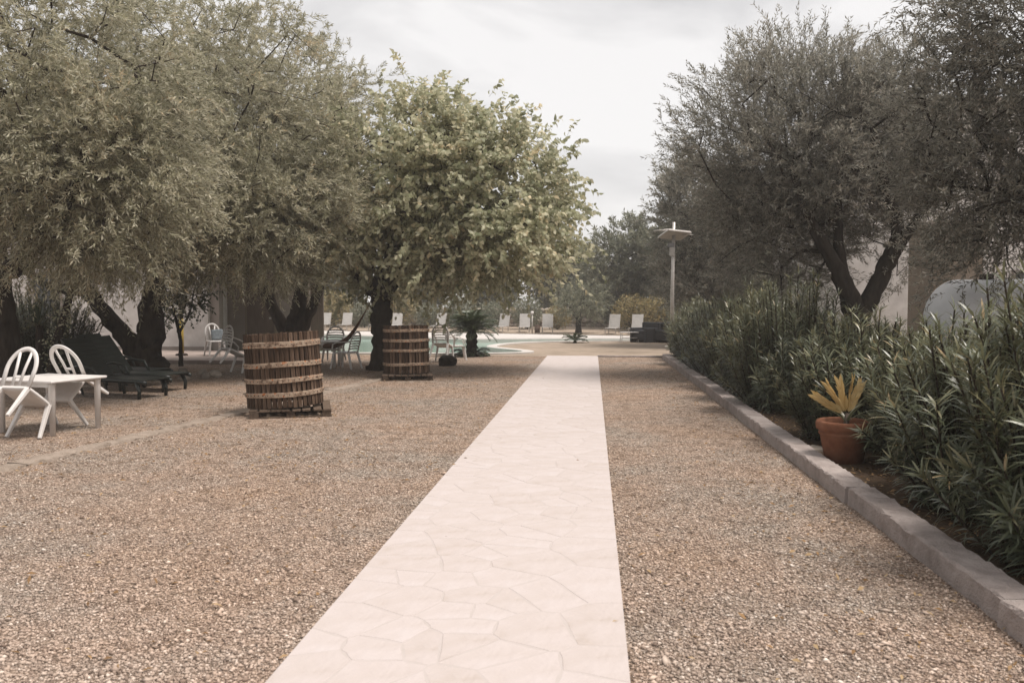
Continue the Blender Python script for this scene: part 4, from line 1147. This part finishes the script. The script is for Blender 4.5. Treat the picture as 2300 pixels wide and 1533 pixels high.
# hammock hung from the mulberry
hr = empty('hammock', (-5.3, 19.35, 0), 0, 'brown hammock hanging gathered from the mulberry trunk', 'hammock')
MB().tube([(.05, 0, 1.72), (-.12, 0, 1.42)], .012, 6).build('rope', M['rope'], hr)
hp = [(-.10, 0, 1.46), (-.28, .05, 1.17), (-.46, .1, .92), (-.66, .18, .72), (-.95, .3, .58), (-1.25, .45, .55)]
hs = spline(hp, 5); hm = MB(); hm.tube(hs, [.012 + .115 * min(1, (i / len(hs)) * 1.25) for i in range(len(hs))], 12, (1.0, .55))
hm.build('cloth', M['hammock'], hr, True)

# boulders
def rock_mesh(seed, sx, sy, sz):
    bm = bmesh.new(); bmesh.ops.create_icosphere(bm, subdivisions=2, radius=1); r = random.Random(seed)
    for v in bm.verts: v.co = Vector((v.co.x * sx, v.co.y * sy, v.co.z * sz)) * r.uniform(.85, 1.12)
    me = bpy.data.meshes.new('stone'); bm.to_mesh(me); bm.free(); return me


tag(obj('boulder', rock_mesh(1, .26, .22, .17), M['bark_dark'], None, loc=(-3.72, 20.9, .11)), 'dark boulder on the gravel beside the smaller barrel', 'stone')
rks = [rock_mesh(s, .13, .10, .09) for s in range(4)]
for i in range(9):
    a_ = R(-70 + i * 26); rr2 = .95 + .12 * math.sin(i * 2)
    o = obj('border_stone', rks[i % 4], M['stone'], None, loc=(-9.35 + 1.25 * math.cos(a_), 16.95 + .9 * math.sin(a_), .05), rot=(0, 0, i))
    tag(o, 'pale stone in the ring around the forked olive base', 'stone', 'stones ringing the olive')

# ------------------------------------------------------------------ pool furniture
def pool_lounger(label):
    root = empty('pool_lounger', (0, 0, 0), 0, label, 'lounger', 'white loungers along the pool')
    for s in (-1, 1):
        MB().bar((s * .29, -1.25, .34), (s * .29, .1, .34), .035, .04).build('side_rail', M['galv'], root)
        for y in (-1.1, -.05): MB().bar((s * .29, y, .34), (s * .29, y, 0), .035, .035, up=(0, 1, 0)).build('leg', M['galv'], root)
    MB().box(-.272, .272, -1.24, .0, .345, .357).build('seat_sling', M['sling'], root)
    Mx = Matrix.Translation((0, .02, .36)) @ Matrix.Rotation(R(68), 4, 'X')
    MB().box(-.275, .275, 0, .84, -.007, .007, Mx).build('back_sling', M['sling'], root)
    for s in (-1, 1):
        MB().box(s * .292 - .016, s * .292 + .016, -.01, .86, -.018, .012, Mx).build('back_rail', M['galv'], root)
    return root


pl = pool_lounger('white sling lounger with raised back in the row beyond the pool')
spots = [(-15.51, 46.8, 2), (-14.13, 46.43, 2), (-12.19, 45.89, 2), (-10.96, 45.54, 2), (-8.35, 44.77, -12), (-4.71, 43.65, -12), (-3.55, 43.27, 2), (-2.32, 42.87, 2), (1.08, 41.69, -12), (2.2, 41.29, -12)]      # x, y, turn
LL_ = ['white sling lounger beyond the pool, first in the row beside the house', 'white sling lounger beyond the pool, second in the row from the house', 'white sling lounger beyond the pool, seen past the hammock by the mulberry trunk', 'white sling lounger beyond the pool, seen just above the smaller barrel',
       'white sling lounger beyond the pool, angled, between smaller barrel and sago palm', 'angled white sling lounger beyond the pool, just past the sago palm', 'white sling lounger directly beside the slim pool lamp', 'white sling lounger between the waste bin and the small olive tree',
       'angled white sling lounger between the small olive tree and the side table', 'white sling lounger behind the black wicker armchair']
for i, (lx, ly, lturn) in enumerate(spots):
    o = pl if i == 0 else copy_tree(pl, None, None)
    o['label'] = LL_[i]; o.scale = (.9, .9, .84); o.location = (lx, ly, .094); o.rotation_euler = (0, 0, R(lturn))
# pool lamp and bin
lr = empty('pool_lamp', (-3.05, 41.75, .094), 0, 'slim white garden lamp post beside the loungers', 'lamp')
MB().tube([(0, 0, 0), (0, 0, .95)], .035, 8).build('post', M['galv'], lr, True)
MB().lathe([(.02, .951), (.075, .97), (.085, 1.05), (.06, 1.10), (.0, 1.11)], 14).build('lamp_head', M['plastic'], lr, True)
br = empty('waste_bin', (-2.80, 41.9, .094), 0, 'small brown waste bin at the foot of the pool lamp', 'bin')
MB().lathe([(.0, 0), (.13, 0), (.15, .38), (.14, .38)], 12).build('bin_body', M['darkwood'], br, True)
MB().lathe([(.155, .381), (.16, .40), (.0, .42)], 12).build('lid', M['darkwood'], br, True)


def wicker_chair(loc, rz, label, w=.95):
    root = empty('wicker_armchair', loc, rz, label, 'armchair')
    MB().box(-w / 2 + .16, w / 2 - .16, -.40, .28, .10, .40).build('seat_base', M['wicker'], root, bevel=.03)
    MB().box(-w / 2 + .0, w / 2, .285, .44, .0, .82).build('backrest', M['wicker'], root, bevel=.04)
    for s in (-1, 1): MB().box(min(s * (w / 2 - .155), s * w / 2), max(s * (w / 2 - .155), s * w / 2), -.42, .28, .0, .60).build('armrest', M['wicker'], root, bevel=.04)
    MB().box(-w / 2 + .165, w / 2 - .165, -.38, .26, .401, .50).build('cushion', M['wicker'], root, bevel=.03)
    return root


wicker_chair((2.15, 34.1, .008), R(-48), 'black wicker armchair beside the small white table')
wicker_chair((2.95, 34.0, .008), R(-25), 'black wicker armchair close to the hedge end', .85)
tb = empty('side_table', (1.5, 34.0, .008), R(8), 'small white metal side table beside the wicker armchairs', 'table')
MB().box(-.36, .36, -.22, .22, .40, .425).build('tabletop', M['plastic'], tb, bevel=.006)
MB().box(-.30, .30, -.18, .18, .18, .195).build('lower_shelf', M['plastic'], tb)
for sx in (-1, 1):
    for sy in (-1, 1): MB().bar((sx * .33, sy * .19, .40), (sx * .33, sy * .19, 0), .025, .025, up=(0, 1, 0)).build('leg', M['plastic'], tb)

# solar street lamp behind the hedge
sl = empty('solar_lamp', (2.56, 27.0, 0), 0, 'tall solar lamp post with flat panel and side lamp arm', 'lamp')
MB().tube([(0, 0, 0), (0, 0, 2.0), (.03, 0, 4.2)], [.07, .06, .05], 10).build('pole', M['galv'], sl, True)
sp = Matrix.Translation((.05, -.02, 3.80)) @ Euler((R(-16), R(4), R(24))).to_matrix().to_4x4()
MB().box(-.40, .40, -.34, .34, 0, .035, sp).build('solar_panel', M['panel'], sl)
MB().box(-.42, .42, -.36, .36, -.025, -.002, sp).build('panel_frame', M['galv'], sl)
MB().tube([(-.62, -.02, 3.93), (-.2, -.02, 3.96), (.05, 0, 3.98)], [.018, .03, .03], 8).build('lamp_arm', M['galv'], sl, True)
MB().tube([(.30, -.05, 3.76), (.46, -.05, 3.81), (.64, -.05, 3.78)], [.045, .05, .012], 8, (1.3, .6)).build('lamp_head', M['galv'], sl, True)
MB().box(-.17, .03, -.12, -.05, 3.40, 3.53).build('battery_cover', M['grey_box'], sl, bevel=.01)
MB().box(-.11, .05, -.12, -.055, 3.12, 3.395).build('battery_box', M['galv'], sl, bevel=.01)

# gas tank behind the hedge
tr = empty('gas_tank', (5.85, 12.6, 0), R(-12), 'white cylindrical gas tank with rounded end behind the hedge', 'tank')
prof = []
for i in range(13):
    a_ = math.pi / 2 * i / 12; prof.append((-.45 * math.cos(a_) - .62, .62 * math.sin(a_)))
mb = MB(); n_ = 36; V = []
full = prof + [(x * -1 + .9, r_) for x, r_ in reversed(prof)]
for x, r_ in full:
    for j in range(n_):
        a_ = 2 * math.pi * j / n_; V.append((x + .1, max(r_, .001) * math.cos(a_), 1.33 + max(r_, .001) * math.sin(a_)))
F = [(i * n_ + j, i * n_ + (j + 1) % n_, (i + 1) * n_ + (j + 1) % n_, (i + 1) * n_ + j) for i in range(len(full) - 1) for j in range(n_)]
mb.add(V, F).build('vessel', M['tank'], tr, True)
MB().lathe([(.10, 0), (.10, .07), (.085, .085), (.0, .09)], 16, (-.15, 0, 1.94)).build('valve_cover', M['nail'], tr, True)
for x in (-.35, 1.3):
    MB().box(x - .12, x + .12, -.45, .45, 0, .95).build('saddle', M['concrete'], tr)

# ------------------------------------------------------------------ buildings
hs_ = empty('house', (-19, 25.2, 0), 0, 'white rendered house behind the olive trees with shaded side wing', 'house')
def hbox(nm, x0, x1, y0, y1, z0, z1, mat, par=hs_, bev=0):
    o0 = par.location if par.parent is None else par.parent.location
    return MB().box(x0 - o0[0], x1 - o0[0], y0 - o0[1], y1 - o0[1], z0 - o0[2], z1 - o0[2]).build(nm, mat, par, bevel=bev)
hbox('wall', -34, -12.2, 25.2, 30, 0, 4.6, M['plaster'])
hbox('roof', -34.3, -11.95, 24.9, 30.3, 4.6, 4.85, M['roof'])
hbox('plinth', -33.9, -12.15, 25.14, 25.198, 0, .22, M['plaster_grey'])
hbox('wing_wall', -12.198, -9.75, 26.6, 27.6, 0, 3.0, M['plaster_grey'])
hbox('porch_shade_panel', -9.748, -9.33, 26.62, 26.70, 0.02, 2.98, M['door'])  # two dark brown panels added in place of the porch's deep shade
hbox('porch_shade_panel', -9.325, -8.90, 26.62, 26.70, 0.02, 2.98, M['door'])
hbox('wing_roof', -12.198, -8.5, 24.4, 27.9, 3.0, 3.2, M['roof'])
hbox('pillar', -12.19, -11.9, 25.35, 25.65, .1, 3.0, M['plaster_grey'])
hbox('door_frame', -11.55, -10.45, 26.52, 26.598, .1, 2.35, M['tan_plaster'])
dr = hbox('door', -11.46, -10.54, 26.47, 26.518, .1, 2.26, M['door'])
hbox('handle', -10.68, -10.62, 26.42, 26.468, 1.08, 1.14, M['galv'], dr)
for wx in (-17.6, -22.5, -28):
    wd = hbox('window', wx - .5, wx + .5, 25.13, 25.199, 1.2, 2.6, M['plaster_grey'])
    hbox('pane', wx - .42, wx + .42, 25.11, 25.128, 1.28, 2.52, M['glass'], wd)
MB().box(-5.4, 5.3, -2.15, 2.3, 0, .10).build('terrace', M['paving'], None, loc=(-13.9, 22.87, .004)); tag(bpy.data.objects['terrace'], 'low paved terrace in front of the house', kind='structure')
pp = empty('porch_post', (-8.75, 24.6, 0), 0, 'brown wooden porch post behind the large barrel', 'post')
MB().box(-.10, .10, -.10, .10, .0, 2.995).build('post', M['wood_post'], pp, bevel=.012)
MB().box(-.13, .13, -.13, .13, 0, .10).build('base_plate', M['nail'], pp)
wp = empty('white_pedestal', (-9.05, 24.3, 0), 0, 'short white pedestal at the foot of the porch post', 'pedestal')
MB().lathe([(.0, 0), (.12, 0), (.12, .05), (.09, .07), (.085, .82), (.12, .86), (.12, .90), (0, .90)], 16).build('column', M['plastic'], wp, True)
MB().lathe([(.0, .901), (.15, .901), (.17, .93), (.0, .93)], 16).build('cap', M['galv'], wp, True)
yp = empty('yellow_pole', (-11.75, 22.6, .104), 0, 'brown pole with yellow painted lower half before the white wall', 'pole')
MB().tube([(0, 0, .06), (0, 0, 1.05)], .065, 10).build('lower_pole', M['yellow_paint'], yp, True)
MB().tube([(0, 0, 1.051), (0, 0, 3.3)], .06, 10).build('upper_pole', M['wood_post'], yp, True)
MB().lathe([(0, 0), (.17, 0), (.16, .05), (.07, .07), (0, .07)], 14).build('foot', M['nail'], yp, True)

rh = empty('villa', (14, 26, 0), 0, 'pale two-storey house behind the right-hand olive trees', 'house')
hbox('wall', 7.6, 26, 26, 36, 0, 7.4, M['plaster'], rh)
hbox('roof', 7.4, 26.2, 25.7, 36.3, 7.4, 7.65, M['roof'], rh)
for wx, wz in ((12.5, 4.4), (16.5, 4.4), (13.0, 1.2)):
    wd = hbox('window', wx - .55, wx + .55, 25.93, 25.999, wz, wz + 1.4, M['plaster_grey'], rh)
    hbox('pane', wx - .46, wx + .46, 25.90, 25.928, wz + .08, wz + 1.32, M['glass'], wd)
sh = empty('outbuilding', (8.9, 21.6, 0), 0, 'narrow tan rendered outbuilding between the gas tank and the pale house', 'shed')
hbox('wall', 8.25, 9.4, 21.0, 22.6, 0, 3.5, M['tan_plaster'], sh)
hbox('roof', 8.15, 9.5, 20.9, 22.7, 3.5, 3.6, M['roof'], sh)

# far dry-stone wall
wr = empty('stone_wall', (-6, 53, 0), 0, 'low dry-stone wall behind the far terrace shrubs', 'wall')
wall_st = [rock_mesh(200 + s, .36, .22, .19) for s in range(5)]
rw = random.Random(4)
for row in range(4):
    for i in range(62):
        x = -22 + i * .58 + (row % 2) * .29 + rw.uniform(-.05, .05)
        obj('stone', wall_st[rw.randrange(5)], M['stone'], wr, loc=(x + 4, rw.uniform(-.06, .06), .17 + row * .32), rot=(rw.uniform(-.2, .2), rw.uniform(-.2, .2), rw.uniform(-.3, .3)))
core = MB().box(-18.3, 18.0, .05, .35, 0, 1.2).build('wall_core', M['stone'], wr)
hz = MB().box(-180, 180, -40, 240, -1.2, 11.5).build('haze', None); hz['kind'] = 'stuff'; hz['label'] = 'thin bright haze hanging in the garden air'
mz, zn, zl, zo = new_mat('haze_air')
pv = N(zn, 'ShaderNodeVolumePrincipled', i_Density=.0013, i_Anisotropy=.2); pv.inputs['Color'].default_value = (.97, .955, .94, 1)
zl.new(pv.outputs[0], zo.inputs['Volume']); hz.data.materials.append(mz)
print('SCENE BUILT', len(bpy.data.objects))
